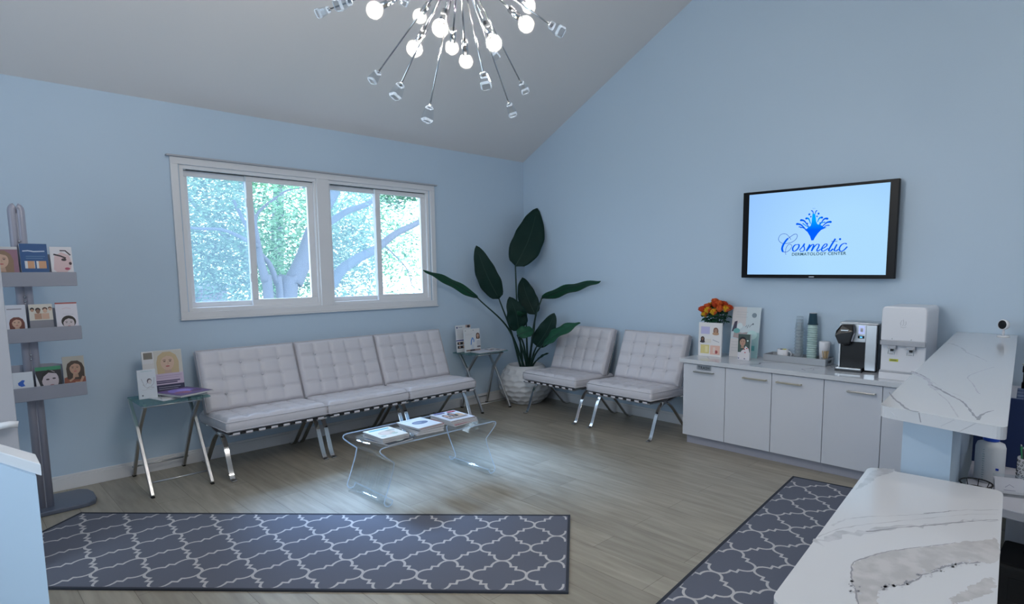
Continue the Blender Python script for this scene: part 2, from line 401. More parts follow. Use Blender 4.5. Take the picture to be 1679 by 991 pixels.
def window(name, x0, x1, px):
    z0, z1 = WZ0, WZ1
    r = bpy.data.objects.new(name, None); COL.objects.link(r); r.location = ((x0 + x1) / 2, .07, z0); struct(r)
    cx = (x0 + x1) / 2
    def loc(mb): return mb.xf(Matrix.Translation((-cx, -.07, -z0)))
    f = MB(); ring(f, x0, x1, z0, z1, .028, .0, .13, M_vinyl); loc(f).build('window_frame', r, bevel=.002)
    xm = px
    f = MB(); ring(f, x0 + .026, xm + .026, z0 + .026, z1 - .03, .042, .07, .10, M_vinyl); s1 = loc(f).build('sash', r, bevel=.003)
    f = MB(); ring(f, xm - .026, x1 - .026, z0 + .026, z1 - .022, .05, .03, .062, M_vinyl); s2 = loc(f).build('sash', r, bevel=.003)
    f = MB(); f.bb((x0 + .066, .083, z0 + .066), (xm - .014, .087, z1 - .07), M_clear); loc(f).build('pane', s1)
    f = MB(); f.bb((xm + .022, .044, z0 + .074), (x1 - .074, .048, z1 - .07), M_clear); loc(f).build('pane', s2)
    f = MB(); f.bb((x0 + .03, .112, z0 + .03), (xm, .1135, z1 - .03), M_screen); ring(f, x0 + .028, xm + .01, z0 + .028, z1 - .028, .014, .106, .12, M_gap); loc(f).build('insect_screen', r)
    for zz in (z0 + .22, z0 + .82):
        f = MB(); f.bb((xm - .034, .020, zz), (xm - .012, .034, zz + .07), M_vinyl); loc(f).build('sash_latch', s2, bevel=.004)
    f = MB(); f.bb((x0 + .05, .02, z1 - .034), (x1 - .03, .026, z1 - .029), M_gap); loc(f).build('track_groove', r)
window('window_1', *WO[0], -3.00); window('window_2', *WO[1], -1.858)

# ================================================================== OUTSIDE
def leafmat(name, c, tc):
    m = bpy.data.materials.new(name); m.use_nodes = True; N = m.node_tree.nodes; L = m.node_tree.links; N.clear()
    o = N.new('ShaderNodeOutputMaterial'); d = N.new('ShaderNodeBsdfDiffuse'); t = N.new('ShaderNodeBsdfTranslucent'); mx = N.new('ShaderNodeMixShader'); mx.inputs[0].default_value = .55
    d.inputs[0].default_value = (*c, 1); t.inputs[0].default_value = (*tc, 1)
    L.new(d.outputs[0], mx.inputs[1]); L.new(t.outputs[0], mx.inputs[2]); L.new(mx.outputs[0], o.inputs['Surface']); return m
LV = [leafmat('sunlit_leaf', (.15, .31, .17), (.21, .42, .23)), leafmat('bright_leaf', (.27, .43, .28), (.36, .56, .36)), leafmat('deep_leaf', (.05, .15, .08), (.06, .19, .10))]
M_bark = noise_bump(mat('grey_bark', (.12, .13, .16), .9), 12, .6, .02)
def tree(label, trunks, clouds, loc, seed):
    rnd = random.Random(seed); r = thing('leafy_tree', label, 'tree', loc)
    o = V(loc)
    mb = MB()
    for pts, ra, rb in trunks:
        p = catmull(pts, 6); n = len(p); mb.tube([q - o for q in p], 0, M_bark, 10, rs=[ra + (rb - ra) * i / (n - 1) for i in range(n)])
    mb.build('trunk', r)
    mb = MB()
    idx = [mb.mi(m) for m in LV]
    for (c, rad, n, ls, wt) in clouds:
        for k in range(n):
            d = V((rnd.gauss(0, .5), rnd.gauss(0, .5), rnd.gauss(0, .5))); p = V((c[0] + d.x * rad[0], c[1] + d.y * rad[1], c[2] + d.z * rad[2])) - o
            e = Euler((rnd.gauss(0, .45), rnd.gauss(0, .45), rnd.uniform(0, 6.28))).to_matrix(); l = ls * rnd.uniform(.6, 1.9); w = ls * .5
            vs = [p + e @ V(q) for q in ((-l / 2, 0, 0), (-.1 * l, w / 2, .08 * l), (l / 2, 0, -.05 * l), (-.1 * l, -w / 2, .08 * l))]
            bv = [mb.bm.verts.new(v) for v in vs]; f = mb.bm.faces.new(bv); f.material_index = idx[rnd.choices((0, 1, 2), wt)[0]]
    mb.build('foliage', r, recalc=False)
tree('tree with two thin curved trunks behind the left window', [
    ([(-1.62, 3.1, -3.2), (-1.70, 3.2, 1.02), (-1.73, 3.2, 1.34), (-1.78, 3.2, 1.61), (-1.81, 3.2, 1.9), (-1.95, 3.3, 3.2)], .075, .03),
    ([(-1.45, 3.3, -3.2), (-1.51, 3.3, 1.01), (-1.55, 3.3, 1.31), (-1.63, 3.3, 1.57), (-1.76, 3.3, 1.76), (-2.0, 3.4, 2.4)], .055, .02),
    ([(-1.80, 3.2, 1.8), (-1.96, 3.0, 1.84), (-2.13, 3.0, 1.93), (-2.31, 3.0, 1.99), (-2.65, 3.0, 2.0), (-3.2, 3.0, 2.15)], .03, .012),
    ([(-1.80, 3.25, 2.1), (-1.66, 3.5, 2.27), (-1.46, 3.5, 2.45), (-1.25, 3.5, 2.6), (-.98, 3.5, 2.67)], .022, .008)],
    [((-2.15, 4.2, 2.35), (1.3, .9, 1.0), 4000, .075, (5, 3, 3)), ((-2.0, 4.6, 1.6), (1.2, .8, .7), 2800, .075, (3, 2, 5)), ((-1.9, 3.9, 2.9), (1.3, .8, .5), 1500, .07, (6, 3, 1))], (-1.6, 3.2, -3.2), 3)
tree('tree with one thick trunk leaning right behind the windows', [
    ([(-1.9, 3.4, -3.2), (-1.4, 3.4, 1.0), (-1.28, 3.4, 1.31), (-1.1, 3.4, 1.67), (-.98, 3.4, 1.99), (-.77, 3.4, 2.4), (-.58, 3.4, 2.75), (-.4, 3.4, 3.6)], .15, .07),
    ([(-.95, 3.45, 2.05), (-.56, 3.6, 2.23), (-.3, 3.6, 2.39), (.08, 3.6, 2.55), (.42, 3.6, 2.93)], .06, .03)],
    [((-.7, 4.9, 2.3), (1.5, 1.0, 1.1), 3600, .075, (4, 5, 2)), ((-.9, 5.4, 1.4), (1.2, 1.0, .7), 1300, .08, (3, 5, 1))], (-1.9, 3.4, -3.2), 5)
tree('tree whose long branch climbs right behind the right window', [
    ([(-.9, 3.8, -3.2), (-.75, 3.7, .6), (-.56, 3.6, 1.35), (-.24, 3.6, 1.63), (.11, 3.6, 1.8), (.52, 3.6, 2.08), (.95, 3.6, 2.28), (1.6, 3.6, 2.7)], .10, .035),
    ([(.25, 3.6, 1.9), (.5, 3.7, 1.75), (.75, 3.7, 1.5), (.85, 3.7, 1.2)], .015, .006)],
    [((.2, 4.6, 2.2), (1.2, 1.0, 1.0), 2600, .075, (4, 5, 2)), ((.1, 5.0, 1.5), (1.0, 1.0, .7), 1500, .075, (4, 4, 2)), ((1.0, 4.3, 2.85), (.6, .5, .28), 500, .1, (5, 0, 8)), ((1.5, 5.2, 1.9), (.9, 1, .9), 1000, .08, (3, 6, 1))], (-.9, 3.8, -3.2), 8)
tree('tall pale tree farthest back in the garden', [([(.8, 9, -3.2), (.7, 9, 1), (.9, 9, 4)], .2, .1), ([(.75, 9, 1.2), (-.5, 9, 2.4), (-1.3, 9, 3.4)], .08, .03)],
     [((1.0, 9, 2.4), (4.0, 1.2, 2.2), 3400, .14, (2, 6, 0)), ((-.8, 9.4, 1.2), (2.6, 1, 1.0), 1400, .14, (3, 5, 1))], (.8, 9, -3.2), 11)
# brick building below the trees
M_brick = mat('red_brick', (.42, .30, .30), .9)
N, L, b = nodes(M_brick); br = N.new('ShaderNodeTexBrick'); tc = N.new('ShaderNodeTexCoord'); mp = N.new('ShaderNodeMapping'); mp.inputs['Rotation'].default_value = (PI / 2, 0, 0)
br.inputs['Scale'].default_value = 1; br.inputs['Brick Width'].default_value = .22; br.inputs['Row Height'].default_value = .075; br.inputs['Mortar Size'].default_value = .008
br.inputs['Color1'].default_value = (.26, .18, .18, 1); br.inputs['Color2'].default_value = (.20, .15, .17, 1); br.inputs['Mortar'].default_value = (.35, .34, .36, 1)
L.new(tc.outputs['Object'], mp.inputs['Vector']); L.new(mp.outputs['Vector'], br.inputs['Vector']); L.new(br.outputs['Color'], b.inputs['Base Color'])
bd = thing('brick_house', 'low brick house seen at the bottom of the left window', 'house', (-1.6, 7.5, -3.2))
mb = MB(); mb.bb((-1.7, 0, 0), (.75, 3, 4.35), M_brick); mb.build('wall', bd)
for a_ in (-.25, -1.45):
    mb = MB(); mb.bb((a_, -.02, 3.45), (a_ + .5, .0, 4.25), M_blackm); mb.build('window_opening', bd)
mb = MB(); mb.bb((-1.85, -.2, 4.35), (.9, 3.2, 4.43), M_kick); mb.build('roof', bd)
M_grass = noise_color(mat('lawn', (.1, .2, .1), .9), (.06, .12, .06), (.12, .18, .10), 2)
mb = MB(); mb.bb((-30, .4, -3.4), (30, 40, -3.2), M_grass); struct(mb.build('ground'))

# ================================================================== ARMLESS TUFTED CHAIRS
def cushion(w, d, t, nx, ny, name, parent, M, back=False):
    """quilted pad; w across, d deep, top face +z, tufted"""
    k = 10; NX, NY = nx * k, ny * k; mb = MB(); top = {}; rows = []
    for j in range(NY + 1):
        row = []
        for i in range(NX + 1):
            u, v = i / NX, j / NY
            a = abs(math.sin(PI * u * nx)); c = abs(math.sin(PI * v * ny))
            if i in (0, NX): a = 0
            if j in (0, NY): c = 0
            puff = .013 * (min(a, 1) ** .30) * (min(c, 1) ** .30)
            pit = 0
            fx, fy = (u * nx) % 1, (v * ny) % 1
            dx = min(fx, 1 - fx) * w / nx; dy = min(fy, 1 - fy) * d / ny; inner = (.5 / nx < u < 1 - .5 / nx) and (.5 / ny < v < 1 - .5 / ny)
            if inner: pit = -.010 * math.exp(-(dx * dx + dy * dy) / .00030)
            ex = min(u, 1 - u) * w; ey = min(v, 1 - v) * d; e = min(ex, ey)
            drop = -.014 * max(0, 1 - e / .02) ** 2
            row.append(mb.bm.verts.new(((u - .5) * w, v * d, t - .012 + puff + pit + drop)))
        rows.append(row)
    fs = []
    for j in range(NY):
        for i in range(NX):
            f = mb.bm.faces.new([rows[j][i], rows[j][i + 1], rows[j + 1][i + 1], rows[j + 1][i]]); f.smooth = True; fs.append(f)
    per = [rows[0][i] for i in range(NX + 1)] + [rows[j][NX] for j in range(1, NY + 1)] + [rows[NY][i] for i in range(NX - 1, -1, -1)] + [rows[j][0] for j in range(NY - 1, 0, -1)]
    prev = per; cen = V((0, d / 2, 0))
    for z, s in ((t - .034, .004), (t * .5, .009), (.012, .004), (.0, -.006)):
        cur = []
        for q in per:
            dx = 1 if q.co.x > w / 2 - .001 else (-1 if q.co.x < -w / 2 + .001 else 0); dy = 1 if q.co.y > d - .001 else (-1 if q.co.y < .001 else 0)
            cur.append(mb.bm.verts.new((q.co.x + dx * s, q.co.y + dy * s, z)))
        n = len(per)
        for i in range(n):
            f = mb.bm.faces.new([prev[i], cur[i], cur[(i + 1) % n], prev[(i + 1) % n]]); f.smooth = True; fs.append(f)
        prev = cur
    fs.append(mb.bm.faces.new(prev)); mb._set(fs, M_leather)
    for j in range(1, ny):
        for i in range(1, nx):
            mb.sphere(((i / nx - .5) * w, j / ny * d, t - .014), .0095, M_leather, 8, (1, 1, .6))
    # piping along the top and bottom seams
    for z in (t - .03, .012):
        e = .006; mb.tube([(-w / 2 - e, -e, z), (w / 2 + e, -e, z), (w / 2 + e, d + e, z), (-w / 2 - e, d + e, z), (-w / 2 - e, -e, z)], .0035, M_leather, 6)
    mb.xf(M); return mb.build(name, parent)
def make_chair():
    r = thing('lounge_chair', '', 'chair', (0, 0, 0))
    cushion(.716, .585, .105, 5, 4, 'seat_cushion', r, Matrix.Translation((0, .018, .352)) @ Matrix.Rotation(math.radians(-2.5), 4, 'X'))
    cushion(.716, .47, .095, 5, 4, 'back_cushion', r, Matrix.Translation((0, .492, .415)) @ Matrix.Rotation(math.radians(69), 4, 'X'))
    A = [(0, .006), (.03, .006), (.05, .022), (.075, .07), (.115, .165), (.15, .235), (.19, .283), (.25, .305), (.36, .322), (.47, .365), (.535, .46), (.60, .64), (.655, .80)]
    B = [(.012, .335), (.10, .332), (.22, .322), (.30, .298), (.38, .245), (.47, .155), (.56, .06), (.61, .015), (.64, .006), (.68, .006)]
    for sx in (-1, 1):
        for nm, P in (('front_leg', A), ('rear_leg', B)):
            x = sx * (.337 if nm == 'front_leg' else .337)
            mb = MB(); mb.strip(catmull([(x, y, z) for y, z in P], 5), .034, .011, M_chrome); mb.build(nm, r, bevel=.0015, seg=1)
        mb = MB(); mb.tube([(sx * .318, .225, .313), (sx * .356, .225, .313)], .012, M_chrome, 12); mb.build('joint_bolt', r)
    mb = MB(); mb.bb((-.34, .014, .334), (.34, .036, .346), M_blackm); mb.build('cross_rail', r)
    mb = MB(); mb.bb((-.34, .55, .31), (.34, .575, .325), M_chrome); mb.build('cross_rail', r)
    for k in range(8):
        x = -.305 + k * .087
        mb = MB(); mb.strip([(x, .008, .350), (x, .006, .338), (x, .02, .328), (x, .30, .320), (x, .58, .322)], .046, .003, M_leather); mb.build('strap', r)
    for k in range(4):
        z = .45 + k * .095; y = .555 + (z - .45) * .384
        mb = MB(); mb.box((0, y + .045, z), (.56, .004, .04), M_dark, Euler((-.35, 0, 0)).to_matrix()); mb.build('back_strap', r)
    return r
ch = make_chair()
CL = [(-3.143, 'left end of the row of three, beside the left glass table'), (-2.405, 'middle one of the three under the windows'), (-1.667, 'right end of the row of three, before the right glass table')]
for i, (x, l) in enumerate(CL):
    r = ch if i == 0 else dup(ch); r.location = (x, -.708, 0); r['label'] = 'white tufted armless chair, ' + l; r['group'] = 'white tufted lounge chairs'
for y, l in ((-1.075, 'next to the plant pot on the TV wall'), (-1.945, 'between its twin and the coffee cabinets')):
    r = dup(ch, (-.716, y, 0), -PI / 2); r['label'] = 'white tufted armless chair, ' + l; r['group'] = 'white tufted lounge chairs'

# ================================================================== SIDE TABLES
def x_table(label, loc, x0, x1, y0, y1, fy0, fy1, lx0, lx1, zt):
    r = thing('folding_side_table', label, 'table', loc); o = V(loc)
    mb = MB(); mb.prism(rpoly([(x0, y0), (x1, y0), (x1, y1), (x0, y1)], .02), zt - .008, zt, M_glass); mb.xf(Matrix.Translation(-o)).build('glass_top', r, bevel=.0015, seg=1)
    for x, s in ((lx0, 1), (lx1, -1)):
        for k, (ya, yb) in enumerate(((y1 - .02, fy0), (y0 + .02, fy1))):
            xx = x + s * .019 * k
            a = V((xx, ya, zt - .012)); b_ = V((xx, yb, .012)); mb = MB(); d = (b_ - a)
            m_ = V((xx, y0 + (y1 - y0) * .53, zt * .70)); mb.strip([a, a.lerp(m_, .93), m_, m_.lerp(b_, .07), b_], .020, .026, M_steel); mb.box(b_ + V((0, 0, -.006)), (.02, .03, .012), M_blackm); mb.xf(Matrix.Translation(-o)).build('leg', r, bevel=.002, seg=1)
    for y, z in ((y0 + .02, zt - .02), (y1 - .02, zt - .02)):
        mb = MB(); mb.tube([(lx0, y, z), (lx1, y, z)], .006, M_steel, 8); mb.xf(Matrix.Translation(-o)).build('top_rail', r)
    for t, (ya, yb) in ((.87, (y1 - .02, fy0)), (.87, (y0 + .02, fy1))):
        ym = y0 + (y1 - y0) * .53; y = ym + (yb - ym) * .82; z = zt * .70 * .18 + .012 * .82
        mb = MB(); mb.tube([(lx0, y, z), (lx1, y, z)], .006, M_steel, 8); mb.xf(Matrix.Translation(-o)).build('stretcher', r)
x_table('glass-topped folding side table at the left end of the chairs', (-3.78, -.33, 0), -3.965, -3.545, -.545, -.16, -.625, -.03, -3.955, -3.60, .61)
x_table('glass-topped folding side table in the corner by the plant', (-.82, -.2, 0), -1.08, -.56, -.335, -.02, -.41, -.04, -1.00, -.62, .612)

# ================================================================== ACRYLIC COFFEE TABLE
r = thing('coffee_table', 'clear acrylic waterfall coffee table holding magazine piles', 'table', (-2.56, -1.67, 0))
half = [(.40, .39), (.44, .39), (.462, .384), (.468, .372), (.462, .358), (.42, .318), (.378, .283), (.372, .276), (.374, .266), (.385, .22), (.425, .11), (.447, .055), (.452, .035), (.445, .017), (.425, .0075), (.405, .012), (.395, .028), (.394, .04)]
prof = [(-x, z) for x, z in half[::-1]] + half
mb = MB(); mb.sheet(prof, .0085, -.245, .235, M_acryl, smooth=True, medge=M_acryle); mb.build('tabletop', r, bevel=.0012, seg=1)
def mag(label, cx, cy, z, w, h, rz, prints, base, t=.006, group=None, cat='magazine', name='magazine'):
    return card(name, label, cat, w, h, (cx, cy, z), rz, 0, t, prints, base, flat=True, group=group, edge=M_pages)
ZT = .3948; G = 'magazines on the coffee table'
w_, h_ = .19, .245
R90 = -PI / 2
mag('teal and black magazine lowest in the left pile, sticking out', -2.89, -1.785, ZT, w_, h_, .15, [('rect', 0, 0, 1, 1, (.03, .04, .05)), ('ell', .25, .3, .2, .08, (.05, .35, .40)), ('ell', .6, .15, .15, .06, (.5, .6, .6)), ('rect', .1, .8, .9, .93, (.1, .4, .45))], None, group=G)
for k, (c, l) in enumerate((((.25, .27, .3), 'second from the bottom of the left pile'), ((.5, .5, .5), 'just under the top of the left pile'))):
    mag('grey-edged magazine ' + l, -2.885 + .004 * k, -1.745, ZT + .0065 + .0125 * k, w_, h_, .03 - .05 * k, [('rect', 0, 0, 1, 1, c)], None, t=.012, group=G)
mag('cream magazine with teal title topping the left pile', -2.885, -1.742, ZT + .032, w_, h_, 0, [('rect', 0, 0, 1, 1, (.66, .66, .60)), ('rect', .12, .80, .88, .92, (.10, .36, .42)), ('ell', .5, .45, .30, .20, (.55, .45, .38)), ('ell', .45, .42, .16, .12, (.62, .52, .46)), ('ell', .68, .28, .12, .07, (.35, .45, .38)), ('ell', .2, .2, .1, .06, (.4, .5, .45))] + lines(.6, .95, .7, 4, .04, (.4, .45, .42)), None, group=G)
for k, (c, l) in enumerate((((.45, .44, .44), 'at the bottom of the middle pile'), ((.30, .30, .33), 'third from the top of the middle pile'), ((.30, .03, .06), 'with red spine, second in the middle pile'))):
    mag('thick magazine ' + l, -2.605 + .004 * k, -1.735 + .008 * k, ZT + .0125 * k, .2, .25, -.12 + .09 * k, [('rect', 0, 0, 1, 1, c)], None, t=.012, group=G)
mag('white magazine with blue oval picture topping the middle pile', -2.61, -1.715, ZT + .0375, .2, .25, .06, [('rect', 0, 0, 1, 1, (.66, .72, .78)), ('ell', .52, .5, .30, .17, (.10, .15, .28)), ('ell', .45, .52, .16, .09, (.2, .26, .4)), ('rect', .08, .85, .55, .93, (.5, .6, .7))], None, t=.008, group=G)
for k, (c, l) in enumerate((((.35, .03, .07), 'with dark red cover under the right pile'), ((.42, .40, .42), 'second from the bottom of the right pile'), ((.22, .2, .25), 'just under the top of the right pile'))):
    mag('magazine ' + l, -2.315 + .003 * k, -1.71 + .006 * k, ZT + .0105 * k, .215, .265, .1 - .07 * k, [('rect', 0, 0, 1, 1, c)], None, t=.010, group=G)
mag('magazine with a group photo cover topping the right pile', -2.315, -1.69, ZT + .0315, .21, .265, -.03, [('rect', 0, 0, 1, 1, (.62, .64, .70))] + face(.28, .55, .12, .8, SK1, BR) + face(.55, .6, .13, .8, SK2, BK) + face(.78, .5, .11, .8, SK1, BL) + [('rect', .15, .2, .9, .33, (.45, .35, .30)), ('rect', .6, .82, .92, .92, (.55, .08, .12)), ('rect', .08, .84, .5, .95, (.2, .2, .4))], None, group=G)

# ================================================================== LEFT TABLE ITEMS
TZ = .6105
SG = 'brochures and magazines on the left side table'
card('display_board', 'tall poster board of a smiling blonde woman on left table', 'poster', .245, .31, (-3.742, -.205, TZ), .0, .10, .012,
     [('rect', 0, 0, 1, 1, (.70, .68, .66)), ('rect', .0, .72, .28, 1, (.72, .72, .73)), ('rect', .04, .82, .26, .97, (.22, .20, .17)), ('rect', .29, .47, 1, .99, (.62, .60, .55))] + face(.62, .72, .19, 1.27, (.66, .47, .36), (.58, .45, .27)) +
     [('rect', .0, .2, 1, .46, (.60, .50, .62)), ('rect', 0, 0, 1, .20, (.05, .05, .10))] + lines(.32, .95, .41, 2, .045, (.45, .33, .48)) + lines(.3, .9, .30, 2, .04, (.12, .10, .18), .03) + lines(.34, .9, .15, 3, .045, (.4, .4, .5)), group=SG)
card('leaflet_card', 'small white card with a line drawing on left table', 'card', .108, .20, (-3.872, -.325, TZ), .0, .10, .018,
     [('rect', 0, 0, 1, 1, (.68, .72, .78)), ('line', [(.2, .7), (.35, .42), (.5, .55)], .02, (.3, .3, .35)), ('line', [(.9, .72), (.85, .5), (.7, .42)], .02, (.3, .3, .35)), ('ell', .62, .6, .13, .09, (.12, .10, .13)), ('ell', .64, .57, .10, .08, (.62, .6, .62)),
      ('line', [(.45, .35), (.6, .4), (.85, .36)], .03, (.4, .4, .44)), ('line', [(.25, .5), (.4, .4), (.6, .35)], .02, (.45, .45, .5)), ('line', [(.2, .3), (.8, .32)], .015, (.5, .5, .55)), ('ell', .2, .12, .05, .025, (.15, .15, .2))] + lines(.2, .8, .95, 1, .04, (.3, .5, .55)), group=SG)
mag('open white leaflet spread lowest on the left side table', -3.735, -.385, TZ, .24, .2, .25, [('rect', 0, 0, 1, 1, (.7, .72, .75))] + lines(.1, .9, .9, 6, .12), None, t=.003, group=SG, cat='leaflet', name='leaflet')
mag('black and silver magazine under the purple one', -3.675, -.37, TZ + .003, .27, .20, -.12, [('rect', 0, 0, 1, 1, (.08, .08, .10)), ('rect', .0, .0, .5, .3, (.4, .4, .42))], None, t=.009, group=SG)
mag('grey magazine fanned beneath the purple one', -3.655, -.355, TZ + .012, .27, .20, .22, [('rect', 0, 0, 1, 1, (.3, .3, .32))], None, t=.006, group=SG)
mag('black magazine with purple abstract cover on left table', -3.672, -.385, TZ + .018, .24, .29, .35, [('rect', 0, 0, 1, 1, (.03, .02, .05)), ('rect', .02, .03, .98, .97, (.16, .10, .28)), ('ell', .5, .6, .32, .3, (.28, .22, .62)), ('ell', .6, .62, .18, .16, (.38, .30, .75)), ('ell', .35, .4, .2, .12, (.30, .12, .22)), ('ell', .75, .35, .15, .12, (.12, .06, .16)), ('ell', .45, .3, .12, .08, (.45, .15, .2))], None, t=.012, group=SG)
# ================================================================== RIGHT TABLE ITEMS
TZ2 = .6125; SG = 'brochures on the corner table'
card('price_board', 'tall white chart card with dark photo strips on corner table', 'card', .20, .285, (-.965, -.085, TZ2), .0, .08, .006,
     [('rect', 0, 0, 1, 1, (.72, .73, .76)), ('ell', .1, .92, .05, .035, (.05, .08, .2)), ('rect', .2, .91, .45, .94, (.35, .38, .45)), ('rect', .08, .5, .6, .85, (.64, .65, .68)), ('rect', 0, .42, 1, .46, (.08, .10, .35)), ('rect', .06, .28, .6, .38, (.04, .04, .05)), ('rect', .06, .14, .6, .24, (.04, .04, .05)), ('ell', .2, .33, .05, .04, SK1), ('ell', .45, .33, .05, .04, SK1), ('ell', .2, .19, .05, .04, SK1), ('ell', .45, .19, .05, .04, SK1),
      ('rect', .66, .9, .98, 1, (.5, .35, .3)), ('ell', .85, .94, .09, .05, (.06, .05, .06))], group=SG)
card('calendar_card', 'white card with a blue figure and a dark-haired woman', 'card', .205, .245, (-.905, -.15, TZ2), .0, .08, .02,
     [('rect', 0, 0, 1, 1, (.74, .74, .75)), ('rect', .03, .92, .1, .95, (.3, .3, .32)), ('rect', .55, .92, .6, .95, (.2, .25, .3)), ('line', [(.38, .30), (.42, .5), (.5, .62)], .07, (.12, .28, .62)), ('line', [(.5, .62), (.58, .5), (.56, .42)], .06, (.15, .32, .65)), ('rect', .38, .12, .56, .32, (.62, .66, .72))] + face(.85, .70, .085, 1.2, SK1, BR) +
     [('ell', .87, .36, .13, .14, (.60, .60, .64)), ('rect', .76, .18, .98, .24, (.15, .14, .16)), ('rect', .04, .04, .96, .11, (.30, .22, .20)), ('rect', .3, .04, .6, .11, (.05, .04, .05))] + lines(.05, .5, .8, 2, .05, (.6, .6, .62)), group=SG)
mag('open glossy brochure lying flat on corner table', -.77, -.205, TZ2, .36, .235, .0, [('rect', 0, 0, 1, 1, (.66, .67, .76)), ('rect', .5, .25, .95, .8, (.70, .66, .66)), ('ell', .62, .7, .07, .08, (.08, .08, .10)), ('ell', .74, .5, .08, .08, (.10, .08, .12)), ('ell', .85, .3, .08, .1, (.12, .10, .14)), ('ell', .6, .35, .06, .08, (.45, .3, .28)), ('line', [(.5, 0), (.5, 1)], .006, (.4, .4, .45))], None, t=.008, group=SG, cat='brochure', name='brochure')

# ================================================================== PLANT
PX, PY = -.315, -.335
r = thing('potted_plant', 'tall broad-leaved plant in a dimpled white pot in the corner', 'plant', (PX, PY, 0))
prof = [(0, 0), (.165, 0), (.185, .01)] + [(.29 * math.cos((z - .215) / .215 * 1.02) ** .62 * (1 if z < .3 else 1) if abs(z - .215) < .205 else .19, z) for z in [i * .0085 + .02 for i in range(46)]]
prof = [(0, 0), (.16, 0)] + [(.165 + .125 * math.sin(PI * (z / .425) ** .92) ** .85 + .032 * (z / .425), z) for z in [i * .425 / 48 for i in range(1, 49)]] + [(.192, .428), (.180, .426), (.176, .395), (0, .395)]
def dimple(a, z, j, k):
    if z < .012 or z > .395 or j < 2 or j > 49: return 0
    row = z / .0575; ri = int(row); fz = row - ri - .5; n = 16; ph = a / (2 * PI) * n + .5 * (ri % 2); fa = (ph % 1) - .5
    d = math.sqrt(fa * fa + fz * fz); return -.016 * max(0, 1 - (d / .55) ** 2)
mb = MB(); mb.lathe(prof, M_pot, 128, fn=dimple); mb.build('pot', r)
mb = MB(); mb.lathe([(0, .388), (.10, .392), (.178, .386)], M_soil, 24); mb.build('soil', r)
def leaf(base, tip, width, m, face=(-.68, -.73, .1), bend=0., wave=.01, asym=0., fold=.12, ctl=None, name='leaf', parent=r):
    """paddle leaf with a midrib groove and rippled edges; the blade faces `face`"""
    base, tip = V(base), V(tip); ax = (tip - base); Ln = ax.length; ax.normalize(); fc = V(face).normalized()
    side = ax.cross(fc).normalized(); nrm = side.cross(ax).normalized()
    n = 22; k = 4; rows = []; mb = MB(); ph = random.uniform(0, 6)
    for i in range(n + 1):
        t = i / n; w = width / 2 * (math.sin(PI * min(1, t ** .72)) ** .62 if 0 < t < 1 else .02)
        c = base + ax * (Ln * t) + nrm * (bend * math.sin(PI * t)) + side * (asym * math.sin(PI * t)); row = []
        for j in range(-k, k + 1):
            s = j / k; rip = wave * math.sin(t * 17 + ph + (1.3 if s > 0 else 0)) * s * s
            row.append(mb.bm.verts.new(c + side * (s * w * (1 + .5 * wave / .01 * .04 * math.sin(t * 23 + ph))) + nrm * (abs(s) * fold * w + rip * min(1, width / .2))))
        rows.append(row)
    fs = []
    for i in range(n):
        for j in range(2 * k):
            f = mb.bm.faces.new([rows[i][j], rows[i][j + 1], rows[i + 1][j + 1], rows[i + 1][j]]); f.smooth = True; fs.append(f)
    mb._set(fs, m)
    mb.tube([base + ax * (Ln * t) + nrm * (bend * math.sin(PI * t) - .003) + side * (asym * math.sin(PI * t)) for t in [q / 10 for q in range(10)]], 0, M_stemg, 6, rs=[.006 * (1 - q / 11) + .001 for q in range(10)])
    mb.xf(Matrix.Translation((-PX, -PY, 0))); o = mb.build(name, parent, recalc=False)
    md = o.modifiers.new('thick', 'SOLIDIFY'); md.thickness = .0015
    return o
def stem(foot, mid, end, ra=.013, rb=.007):
    mb = MB(); p = catmull([foot, mid, end], 10); n = len(p); mb.tube(p, 0, M_stemg, 8, rs=[ra + (rb - ra) * i / (n - 1) for i in range(n)])
    mb.xf(Matrix.Translation((-PX, -PY, 0))); mb.build('stem', r)
